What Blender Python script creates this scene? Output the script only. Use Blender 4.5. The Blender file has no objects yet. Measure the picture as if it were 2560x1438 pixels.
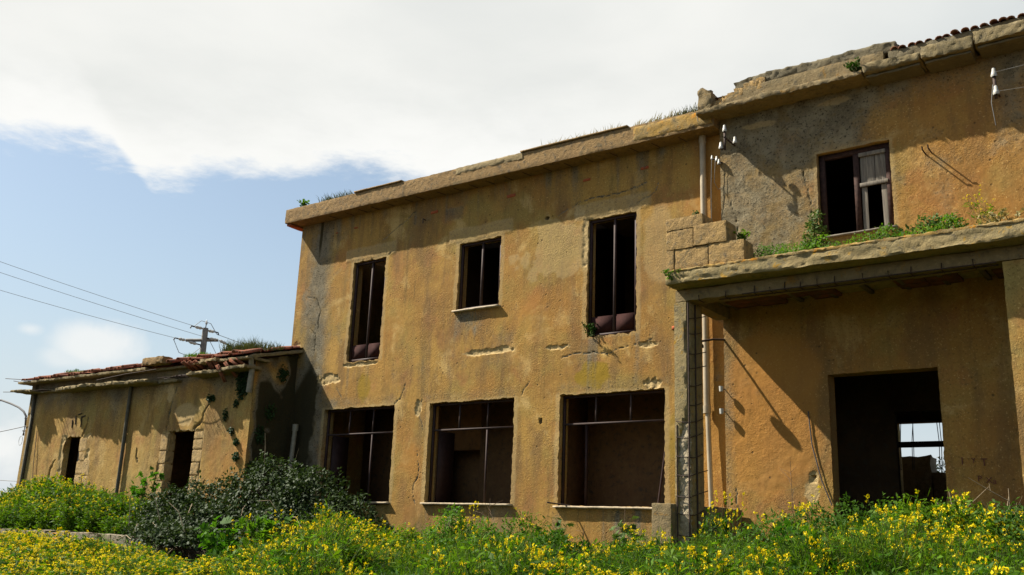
import bpy, math, random
import numpy as np
from mathutils import Matrix, Vector

S = bpy.context.scene
COL = S.collection
R_ = math.radians

# ------------------------------------------------------------------ camera
CAMR = ((0.7974446771, -0.1221670317, -0.5908952558),
        (0.6022527314, 0.2213029923, 0.7670180135),
        (0.0370625743, -0.9675227139, 0.2500523218))
cd = bpy.data.cameras.new('camera'); cam = bpy.data.objects.new('camera', cd); COL.objects.link(cam)
m = Matrix.Identity(4)
for r in range(3):
    m[r][0] = CAMR[r][0]; m[r][1] = -CAMR[r][1]; m[r][2] = -CAMR[r][2]
cam.matrix_world = m
cd.sensor_width = 36.0; cd.lens = 33.396; cd.clip_start = 0.05; cd.clip_end = 4000
S.camera = cam

# ------------------------------------------------------------------ sun and exposure
SUN_DIR = Vector((0.946, 0.374, -1.07)).normalized()
sl = bpy.data.lights.new('sun', 'SUN'); so = bpy.data.objects.new('sun', sl); COL.objects.link(so)
so.rotation_euler = SUN_DIR.to_track_quat('-Z', 'Y').to_euler()
sl.energy = 5.0; sl.angle = R_(0.55); sl.color = (1.0, 0.93, 0.80)
S.view_settings.view_transform = 'Standard'; S.view_settings.look = 'None'
S.view_settings.gamma = 1.0; S.view_settings.use_curve_mapping = False
S.view_settings.exposure = 1.18
S.cycles.max_bounces = 6; S.cycles.diffuse_bounces = 3; S.cycles.transparent_max_bounces = 6
S.cycles.caustics_reflective = False; S.cycles.caustics_refractive = False

# ------------------------------------------------------------------ node helpers
class NT:
    def __init__(s, tree):
        s.t = tree; s.n = tree.nodes; s.l = tree.links
    def new(s, typ, **kw):
        nd = s.n.new(typ)
        for k, v in kw.items(): setattr(nd, k, v)
        return nd
    def put(s, sock, v):
        if isinstance(v, bpy.types.NodeSocket): s.l.new(v, sock)
        elif v is not None:
            if hasattr(sock.default_value, '__len__') and not hasattr(v, '__len__'): v = [v] * len(sock.default_value)
            if hasattr(v, '__len__') and len(v) == 3 and len(sock.default_value) == 4: v = (*v, 1)
            sock.default_value = v
    def math(s, op, a, b=None, c=None, clamp=False):
        nd = s.new('ShaderNodeMath', operation=op, use_clamp=clamp)
        s.put(nd.inputs[0], a)
        if b is not None: s.put(nd.inputs[1], b)
        if c is not None: s.put(nd.inputs[2], c)
        return nd.outputs[0]
    def vmath(s, op, a, b=None):
        nd = s.new('ShaderNodeVectorMath', operation=op)
        s.put(nd.inputs[0], a)
        if b is not None: s.put(nd.inputs[1], b)
        return nd.outputs['Value'] if op in ('DOT_PRODUCT', 'LENGTH') else nd.outputs[0]
    def mix(s, f, a, b, mode='MIX'):
        nd = s.new('ShaderNodeMix', data_type='RGBA', blend_type=mode)
        s.put(nd.inputs[0], f); s.put(nd.inputs[6], a); s.put(nd.inputs[7], b)
        return nd.outputs[2]
    def noise(s, vec, scale, detail=5, rough=.6, dist=0, dim='3D'):
        nd = s.new('ShaderNodeTexNoise', noise_dimensions=dim)
        s.put(nd.inputs['Vector'], vec)
        s.put(nd.inputs['Scale'], scale); s.put(nd.inputs['Detail'], detail)
        s.put(nd.inputs['Roughness'], rough); s.put(nd.inputs['Distortion'], dist)
        return nd.outputs[0]
    def smooth(s, x, a, b, lo=0.0, hi=1.0):
        nd = s.new('ShaderNodeMapRange', interpolation_type='SMOOTHSTEP', clamp=True)
        s.put(nd.inputs[0], x); s.put(nd.inputs[1], a); s.put(nd.inputs[2], b); s.put(nd.inputs[3], lo); s.put(nd.inputs[4], hi)
        return nd.outputs[0]
    def ramp(s, x, stops, interp='LINEAR'):
        nd = s.new('ShaderNodeValToRGB'); cr = nd.color_ramp; cr.interpolation = interp
        while len(cr.elements) < len(stops): cr.elements.new(.5)
        for e, (p, c) in zip(cr.elements, stops):
            e.position = p; e.color = (*c, 1) if hasattr(c, '__len__') else (c, c, c, 1)
        s.put(nd.inputs[0], x)
        return nd.outputs[0]

# ------------------------------------------------------------------ sky: clear blue with a broad cloud bank
W = bpy.data.worlds.new('World'); S.world = W; W.use_nodes = True
w = NT(W.node_tree); w.n.clear()
wo = w.new('ShaderNodeOutputWorld'); bg = w.new('ShaderNodeBackground'); w.l.new(bg.outputs[0], wo.inputs[0])
SKY_STR = 0.085
bg.inputs[1].default_value = SKY_STR
sky = w.new('ShaderNodeTexSky', sky_type='NISHITA'); sky.sun_disc = False
sky.sun_elevation = R_(46.4); sky.sun_rotation = R_(248.4); sky.altitude = 50; sky.air_density = 1.0; sky.dust_density = 1.3; sky.ozone_density = 1.2
tc = w.new('ShaderNodeTexCoord'); D = tc.outputs['Generated']
sx = w.new('ShaderNodeSeparateXYZ'); w.l.new(D, sx.inputs[0])
zc = w.math('MAXIMUM', sx.outputs[2], 0.03)
u = w.math('DIVIDE', sx.outputs[0], zc); v = w.math('DIVIDE', sx.outputs[1], zc)
cu = w.new('ShaderNodeCombineXYZ'); w.put(cu.inputs[0], u); w.put(cu.inputs[1], v)
UV = cu.outputs[0]
nrm = w.math('ADD', w.math('MULTIPLY', u, -.743), w.math('MULTIPLY', v, .669))
tan = w.math('ADD', w.math('MULTIPLY', u, .669), w.math('MULTIPLY', v, .743))
# ragged far edge of the bank, measured along the edge
tt = w.math('MULTIPLY_ADD', tan, .5, .6, clamp=True)
edge = w.ramp(tt, [(0.0, .52), (.125, .53), (.20, .54), (.27, .585), (.295, .80), (.335, .80), (.41, .665), (.50, .605), (.6, .53), (.70, .53), (1, .5)], 'EASE')
edge = w.math('MULTIPLY_ADD', edge, 1.0, 2.12)
n1 = w.noise(UV, 3.2, 8, .62, .3); n2 = w.noise(UV, 14, 6, .65, .2)
jit = w.math('ADD', w.math('MULTIPLY', w.math('SUBTRACT', n1, .5), .55), w.math('MULTIPLY', w.math('SUBTRACT', n2, .5), .22))
e2 = w.math('ADD', w.math('SUBTRACT', edge, nrm), jit)          # > 0 inside the bank
mask_far = w.smooth(e2, -.09, .17)
n3 = w.noise(UV, 1.1, 5, .55)
near = w.math('ADD', nrm, w.math('MULTIPLY', w.math('SUBTRACT', n3, .5), 1.0))
mask_near = w.smooth(near, .45, 1.15)
bank = w.math('MULTIPLY', mask_far, mask_near)
# small fair-weather clouds low down
n4 = w.noise(D, 9, 5, .6, .3)
def puff(az, el, rad, k):
    a, e = R_(az), R_(el)
    d = (math.sin(a) * math.cos(e), math.cos(a) * math.cos(e), math.sin(e))
    df = w.vmath('SUBTRACT', D, d); df = w.vmath('MULTIPLY', df, (1, 1, 1.9))
    q = w.math('SUBTRACT', 1, w.math('DIVIDE', w.vmath('LENGTH', df), rad))
    q = w.math('ADD', q, w.math('MULTIPLY', w.math('SUBTRACT', n4, .5), 2.4))
    return w.math('MULTIPLY', w.smooth(q, .1, 1.0), k)
pf = None
for a in ((-61.4, 9.4, .050, .75), (-64.8, 9.7, .016, .5), (-63, 8.4, .026, .45), (-66, 3.6, .10, .85), (-48, 8, .05, .25), (-20, 9, .12, .6), (10, 12, .1, .6), (40, 10, .14, .7), (-100, 8, .14, .7), (-140, 11, .12, .6), (150, 9, .15, .7), (95, 12, .12, .6)):
    p = puff(*a); pf = p if pf is None else w.math('MAXIMUM', pf, p)
# colour of the cloud: brilliant along the thin edge, grey-white in the thick part
core = w.smooth(w.math('ADD', e2, w.math('MULTIPLY', w.math('SUBTRACT', n3, .5), .5)), .05, .75)
n5 = w.noise(UV, 1.7, 6, .5, .2)
greyc = w.mix(w.smooth(n5, .30, .70), (4.12, 4.2, 4.08), (4.75, 4.76, 4.58))
right = w.smooth(tan, .6, 1.9)
greyc = w.mix(right, greyc, (3.1, 3.45, 3.6))
bankc = w.mix(core, (5.1, 5.1, 4.95), greyc)
skyc = w.mix(1.0, sky.outputs[0], (.80, .80, .77), 'MULTIPLY')
hz = w.smooth(sx.outputs[2], .02, .36, .80, .30)
skyc = w.mix(hz, skyc, (2.95, 3.5, 3.75))
skyc = w.mix(w.smooth(sx.outputs[2], 0, .21, .85, 0), skyc, (3.85, 4.1, 4.25))
c1 = w.mix(pf, skyc, (5.0, 5.0, 4.85))
c2 = w.mix(bank, c1, bankc)
w.put(bg.inputs[0], c2)

# ------------------------------------------------------------------ numpy noise
def _h(ix, iy, iz, seed):
    n = (ix * 374761393 + iy * 668265263 + iz * 2147483647 + seed * 1274126177) & 0xFFFFFFFF
    n = ((n ^ (n >> 13)) * 1274126177) & 0xFFFFFFFF
    n = n ^ (n >> 16)
    return (n & 0xFFFFFF).astype(np.float64) / 0x7FFFFF - 1.0
def vnoise(p, seed=0):
    p = np.asarray(p, float); i = np.floor(p).astype(np.int64); f = p - i; f = f * f * (3 - 2 * f)
    out = 0
    for dx in (0, 1):
        for dy in (0, 1):
            for dz in (0, 1):
                wgt = (f[:, 0] if dx else 1 - f[:, 0]) * (f[:, 1] if dy else 1 - f[:, 1]) * (f[:, 2] if dz else 1 - f[:, 2])
                out = out + wgt * _h(i[:, 0] + dx, i[:, 1] + dy, i[:, 2] + dz, seed)
    return out
def fbm(p, octv=4, seed=0, gain=.5):
    p = np.asarray(p, float); a = 1; s = 0; t = 0
    for o in range(octv):
        s = s + a * vnoise(p * 2 ** o + 17.3 * o, seed + o); t += a; a *= gain
    return s / t
def n2d(x, z, scale, octv=4, seed=0):
    return fbm(np.stack([x * scale, z * scale, np.full_like(x, .37)], 1), octv, seed)
def sstep(x, a, b):
    t = np.clip((x - a) / (b - a), 0, 1); return t * t * (3 - 2 * t)
def segdist(x, z, pts):
    d = np.full(x.shape, 1e9)
    for (ax, az), (bx, bz) in zip(pts[:-1], pts[1:]):
        vx, vz = bx - ax, bz - az; L = vx * vx + vz * vz + 1e-9
        t = np.clip(((x - ax) * vx + (z - az) * vz) / L, 0, 1)
        d = np.minimum(d, np.hypot(x - ax - t * vx, z - az - t * vz))
    return d

# ------------------------------------------------------------------ mesh building
class MB:
    def __init__(s): s.v = []; s.f = []; s.n = 0
    def add(s, verts, faces, mat=0):
        verts = np.asarray(verts, float).reshape(-1, 3)
        faces = np.asarray(faces, int)
        if len(verts) == 0 or len(faces) == 0: return s
        s.v.append(verts); s.f.append((faces + s.n, mat)); s.n += len(verts); return s
    def box(s, x0, x1, y0, y1, z0, z1, mat=0, M=None):
        v = np.array([[x, y, z] for z in (z0, z1) for y in (y0, y1) for x in (x0, x1)], float)
        if M is not None: v = v @ np.array(M.to_3x3()).T + np.array(M.translation)
        return s.add(v, [[0, 2, 3, 1], [4, 5, 7, 6], [0, 1, 5, 4], [2, 6, 7, 3], [0, 4, 6, 2], [1, 3, 7, 5]], mat)
    def tube(s, pts, r, sides=6, mat=0, cap=True):
        pts = np.asarray(pts, float); n = len(pts); r = np.broadcast_to(np.asarray(r, float), (n,))
        t = np.gradient(pts, axis=0); t /= np.linalg.norm(t, axis=1)[:, None] + 1e-9
        up = np.array([0, 0, 1.]) if abs(t[:, 2]).mean() < .9 else np.array([1., 0, 0])
        a = np.cross(t, up); a /= np.linalg.norm(a, axis=1)[:, None] + 1e-9; b = np.cross(t, a)
        th = np.arange(sides) * 2 * np.pi / sides
        ring = a[:, None] * np.cos(th)[None, :, None] + b[:, None] * np.sin(th)[None, :, None]
        v = (pts[:, None] + ring * r[:, None, None]).reshape(-1, 3)
        k = np.arange(sides); k2 = (k + 1) % sides; base = (np.arange(n - 1) * sides)[:, None]
        q = np.stack([base + k, base + sides + k, base + sides + k2, base + k2], -1).reshape(-1, 4)
        s.add(v, q, mat)
        if cap:
            for e, sg in ((0, 1), (n - 1, -1)):
                c = pts[e]; vv = np.vstack([v[e * sides:(e + 1) * sides], c])
                s.add(vv, [[i, (i + 1) % sides, sides][::sg] for i in range(sides)], mat)
        return s
    def leaves(s, c, d, nrm, L, Wd, mat=0, fold=.25, wide=.5):
        c = np.asarray(c, float); d = np.asarray(d, float); nrm = np.asarray(nrm, float); N = len(c)
        d = d / (np.linalg.norm(d, axis=1)[:, None] + 1e-9)
        sd = np.cross(d, nrm); sd /= np.linalg.norm(sd, axis=1)[:, None] + 1e-9
        up = np.cross(sd, d)
        L = np.broadcast_to(np.asarray(L, float), (N,))[:, None]; Wd = np.broadcast_to(np.asarray(Wd, float), (N,))[:, None]
        a = c; b = c + d * L * wide + sd * Wd * .5 + up * Wd * fold; e = c + d * L; f = c + d * L * wide - sd * Wd * .5 + up * Wd * fold
        v = np.stack([a, b, e, f], 1).reshape(-1, 3)
        i = np.arange(N)[:, None] * 4
        return s.add(v, np.hstack([i, i + 1, i + 2, i + 3]), mat)
    def mesh(s, name, mats, smooth=False, wear_light=None, sharp=38):
        me = bpy.data.meshes.new(name)
        V = np.concatenate(s.v) if s.v else np.zeros((0, 3))
        me.vertices.add(len(V)); me.vertices.foreach_set('co', V.ravel().astype(np.float32))
        loops, starts, mi = [], [], []; p = 0
        for f, mt in s.f:
            k = f.shape[1]; loops.append(f.ravel()); starts.append(p + np.arange(len(f)) * k); p += f.size; mi.append(np.full(len(f), mt))
        if loops:
            L = np.concatenate(loops); me.loops.add(len(L)); me.loops.foreach_set('vertex_index', L.astype(np.int32))
            st = np.concatenate(starts); me.polygons.add(len(st)); me.polygons.foreach_set('loop_start', st.astype(np.int32))
            me.polygons.foreach_set('material_index', np.concatenate(mi).astype(np.int32))
            if smooth: me.polygons.foreach_set('use_smooth', np.ones(len(st), bool))
        me.update(calc_edges=True)
        if smooth: me.set_sharp_from_angle(angle=R_(sharp))
        if wear_light is None and not isinstance(mats, (list, tuple)) and mats.name in STUC_NAMES: wear_light = np.zeros((len(V), 4))
        if wear_light is not None:
            at = me.color_attributes.new('wear_light', 'FLOAT_COLOR', 'POINT'); at.data.foreach_set('color', wear_light.ravel().astype(np.float32))  # channels hold wear plus some painted light and shade
        for mt in (mats if isinstance(mats, (list, tuple)) else [mats]): me.materials.append(mt)
        return me
ORG = {}
def put(name, me, parent=None, loc=None):
    o = bpy.data.objects.new(name, me); COL.objects.link(o)
    if parent is not None:
        o.parent = parent; po = ORG.get(parent.name, Vector((0, 0, 0)))
        o.matrix_parent_inverse = Matrix.Translation(-po)
    if loc is not None: o.location = loc
    ORG[o.name] = Vector(loc) if loc is not None else Vector((0, 0, 0))
    return o
def obj(name, mb, mats, parent=None, loc=None, smooth=False, wear_light=None):
    return put(name, mb.mesh(name, mats, smooth, wear_light), parent, loc)
def tag(o, label=None, cat=None, group=None, kind=None):
    if label: o['label'] = label
    if cat: o['category'] = cat
    if group: o['group'] = group
    if kind: o['kind'] = kind
    return o
def thing(name, label, cat, loc, group=None):
    o = bpy.data.objects.new(name, None); COL.objects.link(o); o.location = loc; o.empty_display_size = .2
    ORG[o.name] = Vector(loc); return tag(o, label, cat, group)

def rough_box(mb, x0, x1, y0, y1, z0, z1, res=.08, amp=.012, seed=0, freq=6, rnd=.02, mat=0, shear=0.0, big=0.0, fn=None):
    nx, ny, nz = (max(2, int(round(abs(b - a) / res))) for a, b in ((x0, x1), (y0, y1), (z0, z1)))
    X, Y, Z = np.linspace(x0, x1, nx + 1), np.linspace(y0, y1, ny + 1), np.linspace(z0, z1, nz + 1)
    idx = {}; vs = []; q = []
    def vid(i, j, k):
        t = (i, j, k)
        if t not in idx: idx[t] = len(vs); vs.append((X[i], Y[j], Z[k]))
        return idx[t]
    for i in range(nx):
        for j in range(ny):
            q.append([vid(i, j, 0), vid(i, j + 1, 0), vid(i + 1, j + 1, 0), vid(i + 1, j, 0)])
            q.append([vid(i, j, nz), vid(i + 1, j, nz), vid(i + 1, j + 1, nz), vid(i, j + 1, nz)])
    for i in range(nx):
        for k in range(nz):
            q.append([vid(i, 0, k), vid(i + 1, 0, k), vid(i + 1, 0, k + 1), vid(i, 0, k + 1)])
            q.append([vid(i, ny, k), vid(i, ny, k + 1), vid(i + 1, ny, k + 1), vid(i + 1, ny, k)])
    for j in range(ny):
        for k in range(nz):
            q.append([vid(0, j, k), vid(0, j, k + 1), vid(0, j + 1, k + 1), vid(0, j + 1, k)])
            q.append([vid(nx, j, k), vid(nx, j + 1, k), vid(nx, j + 1, k + 1), vid(nx, j, k + 1)])
    p = np.array(vs, float)
    lo = np.array([x0, y0, z0]); hi = np.array([x1, y1, z1]); c = (lo + hi) / 2
    on = (np.abs(p - lo) < 1e-6).astype(int) - (np.abs(p - hi) < 1e-6).astype(int)   # +1 at low side
    edge = (np.abs(on).sum(1) >= 2)
    p = p + on * (edge[:, None] * min(rnd * .35, .008) * (1 + .6 * vnoise(p * 5, seed + 9))[:, None])
    rnd_ = rnd; d = np.stack([fbm(p * freq * 1.6 + 31 * k, 4, seed + 11 * k, .62) for k in range(3)], 1) * amp * 1.25
    if big: d += np.stack([fbm(p * freq * .3 + 53 * k, 2, seed + 70 + 11 * k) for k in range(3)], 1) * big
    p = p + d
    if fn is not None: p = fn(p)
    if shear: p[:, 2] += shear * (p[:, 0] - x0)
    mb.add(p, q, mat); return mb

rng = np.random.default_rng(7)
random.seed(7)

# ------------------------------------------------------------------ materials
def mat(name):
    m_ = bpy.data.materials.new(name); m_.use_nodes = True
    t = NT(m_.node_tree); b = m_.node_tree.nodes['Principled BSDF']
    return m_, t, b
def bump(t, b, h, strength=.5, dist=.02):
    nd = t.new('ShaderNodeBump'); nd.inputs['Strength'].default_value = strength; nd.inputs['Distance'].default_value = dist
    t.put(nd.inputs['Height'], h); t.l.new(nd.outputs[0], b.inputs['Normal'])
STUC_NAMES = set()
def stucco(name, ca, cb, cc, grey=(.095, .085, .06), orange=(.36, .165, .036), bare=(.44, .32, .15), moss=(.25, .16, .018)):
    m_, t, b = mat(name)
    P = t.new('ShaderNodeNewGeometry').outputs['Position']
    at = t.new('ShaderNodeAttribute', attribute_name='wear_light')
    sp = t.new('ShaderNodeSeparateColor'); t.l.new(at.outputs['Color'], sp.inputs[0])
    r, g, bl, al = sp.outputs[0], sp.outputs[1], sp.outputs[2], at.outputs['Alpha']
    nb = t.noise(P, .7, 6, .6); nm = t.noise(P, 3.3, 6, .65, .4); nf = t.noise(P, 26, 6, .7)
    mp = t.new('ShaderNodeMapping'); mp.inputs['Scale'].default_value = (4.5, 4.5, .5); t.l.new(P, mp.inputs[0])
    ns = t.noise(mp.outputs[0], 1.0, 5, .6)
    def off(v_, sc_, d_=5, r_=.6, di=.2): return t.noise(t.vmath('ADD', P, v_), sc_, d_, r_, di)
    col = t.mix(t.smooth(nb, .38, .62), ca, cb)
    col = t.mix(t.math('MULTIPLY', t.smooth(off((13, 2, 7), .9), .48, .64), .75), col, tuple(x * y for x, y in zip(ca, (.74, .90, 1.0))))
    col = t.mix(t.math('MULTIPLY', t.smooth(off((3, 21, 17), 1.5), .52, .68), .65), col, tuple(x * y for x, y in zip(cb, (1.02, .86, 1.15))))
    col = t.mix(t.math('MULTIPLY', t.smooth(off((31, 5, 3), 1.2, 6, .62, .5), .53, .66), .85), col, cc)
    col = t.mix(t.math('MULTIPLY', t.smooth(nm, .52, .72), .5), col, tuple(x * .62 for x in cb))
    col = t.mix(t.math('MULTIPLY', t.smooth(ns, .50, .72), .6), col, (.145, .097, .034))
    mp2 = t.new('ShaderNodeMapping'); mp2.inputs['Scale'].default_value = (1.5, 1.5, .38); mp2.inputs['Location'].default_value = (4, 1, 9); t.l.new(P, mp2.inputs[0])
    nw = t.noise(mp2.outputs[0], 1.0, 7, .66, .3)
    col = t.mix(t.math('MULTIPLY', t.smooth(nw, .47, .64), .70), col, (.155, .092, .040))
    mp3 = t.new('ShaderNodeMapping'); mp3.inputs['Scale'].default_value = (14, 14, .7); t.l.new(P, mp3.inputs[0])
    col = t.mix(t.math('MULTIPLY', t.math('MULTIPLY', t.smooth(t.noise(mp3.outputs[0], 1.0, 4, .6), .55, .72), t.smooth(nb, .4, .6)), .55), col, (.11, .075, .034))
    col = t.mix(t.math('MULTIPLY', t.smooth(nf, .54, .66), .6), col, (.105, .068, .026))
    fs_ = off((7, 9, 1), 38, 3, .6, 0)
    col = t.mix(t.math('MULTIPLY', t.smooth(fs_, .60, .70), .6), col, tuple(min(1, x * 1.5) for x in cc))
    col = t.mix(t.math('MULTIPLY', t.smooth(fs_, .40, .32), .55), col, tuple(x * .45 for x in cb))
    def m2(a, k=.55, lo=.35, hi=.72, src=nf):
        q = t.math('ADD', a, t.math('MULTIPLY', t.math('SUBTRACT', src, .5), k))
        return t.smooth(t.math('MULTIPLY', q, t.smooth(a, 0, .12)), lo - .3, hi)
    col = t.mix(t.math('MULTIPLY', m2(g, .7, .4, .95, nm), .62), col, orange)
    col = t.mix(m2(al, .5, .4, .95, nm), col, moss)
    gcol = t.mix(t.smooth(nm, .35, .65), grey, tuple(x * 1.9 for x in grey))
    gcol = t.mix(t.smooth(nf, .53, .64), gcol, (.028, .026, .02)); gcol = t.mix(t.math('MULTIPLY', t.smooth(fs_, .56, .66), .6), gcol, (.21, .18, .12)); gcol = t.mix(t.math('MULTIPLY', t.smooth(off((2, 8, 4), 2.6, 6, .65), .5, .66), .6), gcol, (.17, .115, .042)); gcol = t.mix(t.smooth(r, 1.02, 1.3), gcol, (.016, .018, .010))
    col = t.mix(t.math('MULTIPLY', m2(r, 1.0, .35, .95), .92), col, gcol)
    bcol = t.mix(t.smooth(nf, .40, .66), bare, tuple(x * .62 for x in bare))
    col = t.mix(m2(bl, .45, .4, .75), col, bcol)
    sat = t.new('ShaderNodeHueSaturation'); sat.inputs['Saturation'].default_value = 1.0
    t.put(sat.inputs['Color'], col)
    t.put(b.inputs['Base Color'], sat.outputs[0]); b.inputs['Roughness'].default_value = .95
    b.inputs['Specular IOR Level'].default_value = .15
    nff = t.noise(P, 75, 4, .6)
    vo = t.new('ShaderNodeTexVoronoi'); vo.inputs['Scale'].default_value = 13; t.l.new(P, vo.inputs['Vector'])
    pit = t.smooth(vo.outputs['Distance'], .0, .16)
    v2 = t.new('ShaderNodeTexVoronoi'); v2.inputs['Scale'].default_value = 6; v2.inputs['Randomness'].default_value = 1; t.l.new(P, v2.inputs['Vector'])
    hole = t.math('MULTIPLY', t.smooth(v2.outputs['Distance'], .14, .06), t.smooth(nm, .47, .56))
    col2 = t.mix(t.math('MULTIPLY', hole, .75), sat.outputs[0], (.075, .048, .02)); t.put(b.inputs['Base Color'], col2)
    h = t.math('ADD', t.math('MULTIPLY', nf, 1.0), t.math('MULTIPLY', nff, .55))
    h = t.math('ADD', h, t.math('MULTIPLY', nm, .2)); h = t.math('ADD', h, t.math('MULTIPLY', fs_, .4))
    h = t.math('ADD', h, t.math('MULTIPLY', pit, .2)); h = t.math('SUBTRACT', h, t.math('MULTIPLY', hole, 1.2))
    rough_ = t.smooth(off((9, 3, 27), 1.3, 5, .6, .4), .36, .66, .12, 1.35)
    h = t.math('MULTIPLY', t.math('SUBTRACT', h, 1.3), t.math('MULTIPLY_ADD', r, 1.0, rough_))
    bump(t, b, h, .55, .024)
    STUC_NAMES.add(m_.name); return m_
OC_A, OC_B, OC_C = (.350, .205, .052), (.285, .153, .040), (.45, .305, .115)
M_STUC = stucco('ochre_stucco', OC_A, OC_B, OC_C)
M_STUC2 = stucco('grey_ochre_stucco', (.325, .188, .050), (.275, .142, .037), (.39, .26, .098), grey=(.125, .107, .068))
M_STUC3 = stucco('annex_stucco', (.34, .22, .066), (.295, .172, .046), (.41, .28, .105))

def rocky(name, ca, cb, lich=None, lk=.5, fr=1.0, bs=.6, dark=(.09, .08, .06), rough=.95):
    m_, t, b = mat(name)
    P = t.new('ShaderNodeNewGeometry').outputs['Position']
    n1_, n2_, n3_ = t.noise(P, 2.2 * fr, 6, .65, .3), t.noise(P, 11 * fr, 6, .7, .2), t.noise(P, 45 * fr, 5, .7)
    c = t.mix(t.smooth(n1_, .35, .65), ca, cb)
    c = t.mix(t.math('MULTIPLY', t.smooth(n2_, .51, .68), .75), c, dark); c = t.mix(t.math('MULTIPLY', t.smooth(n2_, .46, .32), .45), c, tuple(min(.9, x * 1.45) for x in ca))
    c = t.mix(t.math('MULTIPLY', t.smooth(n3_, .5, .75), .3), c, tuple(x * .5 for x in ca))
    if lich:
        n4_ = t.noise(P, 5.5 * fr, 7, .7, .6)
        c = t.mix(t.math('MULTIPLY', t.smooth(n4_, .56, .66), lk), c, lich)
    t.put(b.inputs['Base Color'], c); b.inputs['Roughness'].default_value = rough; b.inputs['Specular IOR Level'].default_value = .15
    bump(t, b, t.math('ADD', t.math('MULTIPLY', n2_, 1.5), n3_), bs, .02)
    return m_
M_CORN = rocky('cornice_plaster', (0.269, 0.175, 0.0773), (0.229, 0.148, 0.0673), (0.141, 0.114, 0.0605), .6, bs=1.0)
M_CONC = rocky('old_concrete', (0.229, 0.169, 0.0877), (0.182, 0.141, 0.074), (0.283, 0.148, 0.0236), .55)
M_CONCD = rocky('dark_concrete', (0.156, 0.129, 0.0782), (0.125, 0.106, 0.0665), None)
M_CONCB = rocky('weathered_ledge', (0.23, 0.178, 0.092), (0.172, 0.138, 0.0747), (0.287, 0.241, 0.149), .6)
M_SLAB = rocky('lichened_slab', (0.292, 0.219, 0.103), (0.215, 0.172, 0.086), (0.37, 0.206, 0.0215), .85)
M_QUOIN = rocky('pale_jamb_stone', (.40, .28, .13), (.33, .22, .095), (.24, .18, .10), .4, bs=.9)
M_PALE = rocky('broken_concrete', (0.485, 0.407, 0.282), (0.375, 0.297, 0.187), None, bs=1.0, fr=2)
M_STONE = rocky('tufa_stone', (.36, .235, .095), (.28, .185, .08), (.19, .15, .08), .7, bs=1.0)
M_WALLST = rocky('grey_field_stone', (0.235, 0.196, 0.14), (0.187, 0.156, 0.109), (0.125, 0.109, 0.0782), .5)
M_LICH = rocky('orange_lichen_concrete', (.33, .20, .05), (.24, .18, .085), (.46, .19, .012), .95)
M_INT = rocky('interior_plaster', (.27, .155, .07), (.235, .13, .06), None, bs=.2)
M_INTD = rocky('shade_dark_plaster', (.11, .07, .035), (.08, .05, .028), None, bs=.2)  # darker copy of the interior plaster, room shade put into its colour
M_BRICKD = rocky('dark_clay_block', (.17, .062, .028), (.10, .05, .028), (.07, .06, .04), .6, fr=2, bs=.5)  # darker, browner clay for the ceiling blocks
M_SOIL = rocky('soil', (0.068, 0.051, 0.0306), (0.0476, 0.0374, 0.0238), (0.034, 0.0476, 0.0136), .7)
M_TILE = rocky('clay_tile', (.31, .115, .065), (.20, .085, .052), (.20, .155, .11), .75, fr=2, bs=.4)
M_BRICK = rocky('red_brick', (0.36, 0.0938, 0.0352), (0.297, 0.0782, 0.0313), None, fr=2, bs=.4)
def flat(name, c, rough=.6, metal=0, var=.25, fr=8, b_s=.15, spec=.4):
    m_, t, b = mat(name); P = t.new('ShaderNodeNewGeometry').outputs['Position']
    n = t.noise(P, fr, 6, .65)
    t.put(b.inputs['Base Color'], t.mix(t.smooth(n, .3, .7), tuple(x * (1 - var) for x in c), tuple(min(1, x * (1 + var)) for x in c)))
    b.inputs['Roughness'].default_value = rough; b.inputs['Metallic'].default_value = metal; b.inputs['Specular IOR Level'].default_value = spec
    bump(t, b, t.noise(P, fr * 6, 4, .6), b_s, .01); return m_
M_METAL = flat('brown_painted_metal', (.030, .015, .013), .65, spec=.2)
M_METALG = flat('bare_glazing_bar', (.042, .028, .025), .7, spec=.15)
M_RUST = flat('rusty_steel', (0.0408, 0.0231, 0.0163), .8, 0, .5, 30)
M_PVC = flat('grey_pvc_pipe', (0.329, 0.266, 0.179), .5, 0, .15, 3)
M_PIPED = flat('dark_drain_pipe', (.085, .078, .058), .7, spec=.15)
M_PIPEG = flat('grey_drain_pipe', (0.204, 0.184, 0.136), .6)
M_WHITE = flat('white_porcelain', (.42, .41, .37), .3, 0, .1)
M_CABLE = flat('cable', (.05, .05, .055), .6)
M_CABLEL = flat('pale_cable', (.16, .16, .15), .6)
M_SILL = flat('pale_marble_sill', (.34, .265, .165), .7, 0, .3, 12)
M_WOODB = flat('brown_window_wood', (.042, .022, .017), .8, 0, .4, 20, spec=.15)
M_POLE = flat('weathered_pole_concrete', (0.184, 0.17, 0.15), .9, 0, .25, 6)
M_PAINT = flat('faded_red_paint', (0.116, 0.0374, 0.0238), .9)
M_BLACKP = flat('black_paint', (0.0272, 0.0204, 0.0204), .9)
def greywood():
    m_, t, b = mat('grey_weathered_wood'); P = t.new('ShaderNodeNewGeometry').outputs['Position']
    mp = t.new('ShaderNodeMapping'); mp.inputs['Scale'].default_value = (40, 40, 3); t.l.new(P, mp.inputs[0])
    n = t.noise(mp.outputs[0], 1, 6, .6, .5)
    t.put(b.inputs['Base Color'], t.mix(t.smooth(n, .3, .7), (.10, .085, .068), (.21, .18, .136))); b.inputs['Roughness'].default_value = .9
    bump(t, b, n, .4, .008); return m_
M_GWOOD = greywood()
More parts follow.
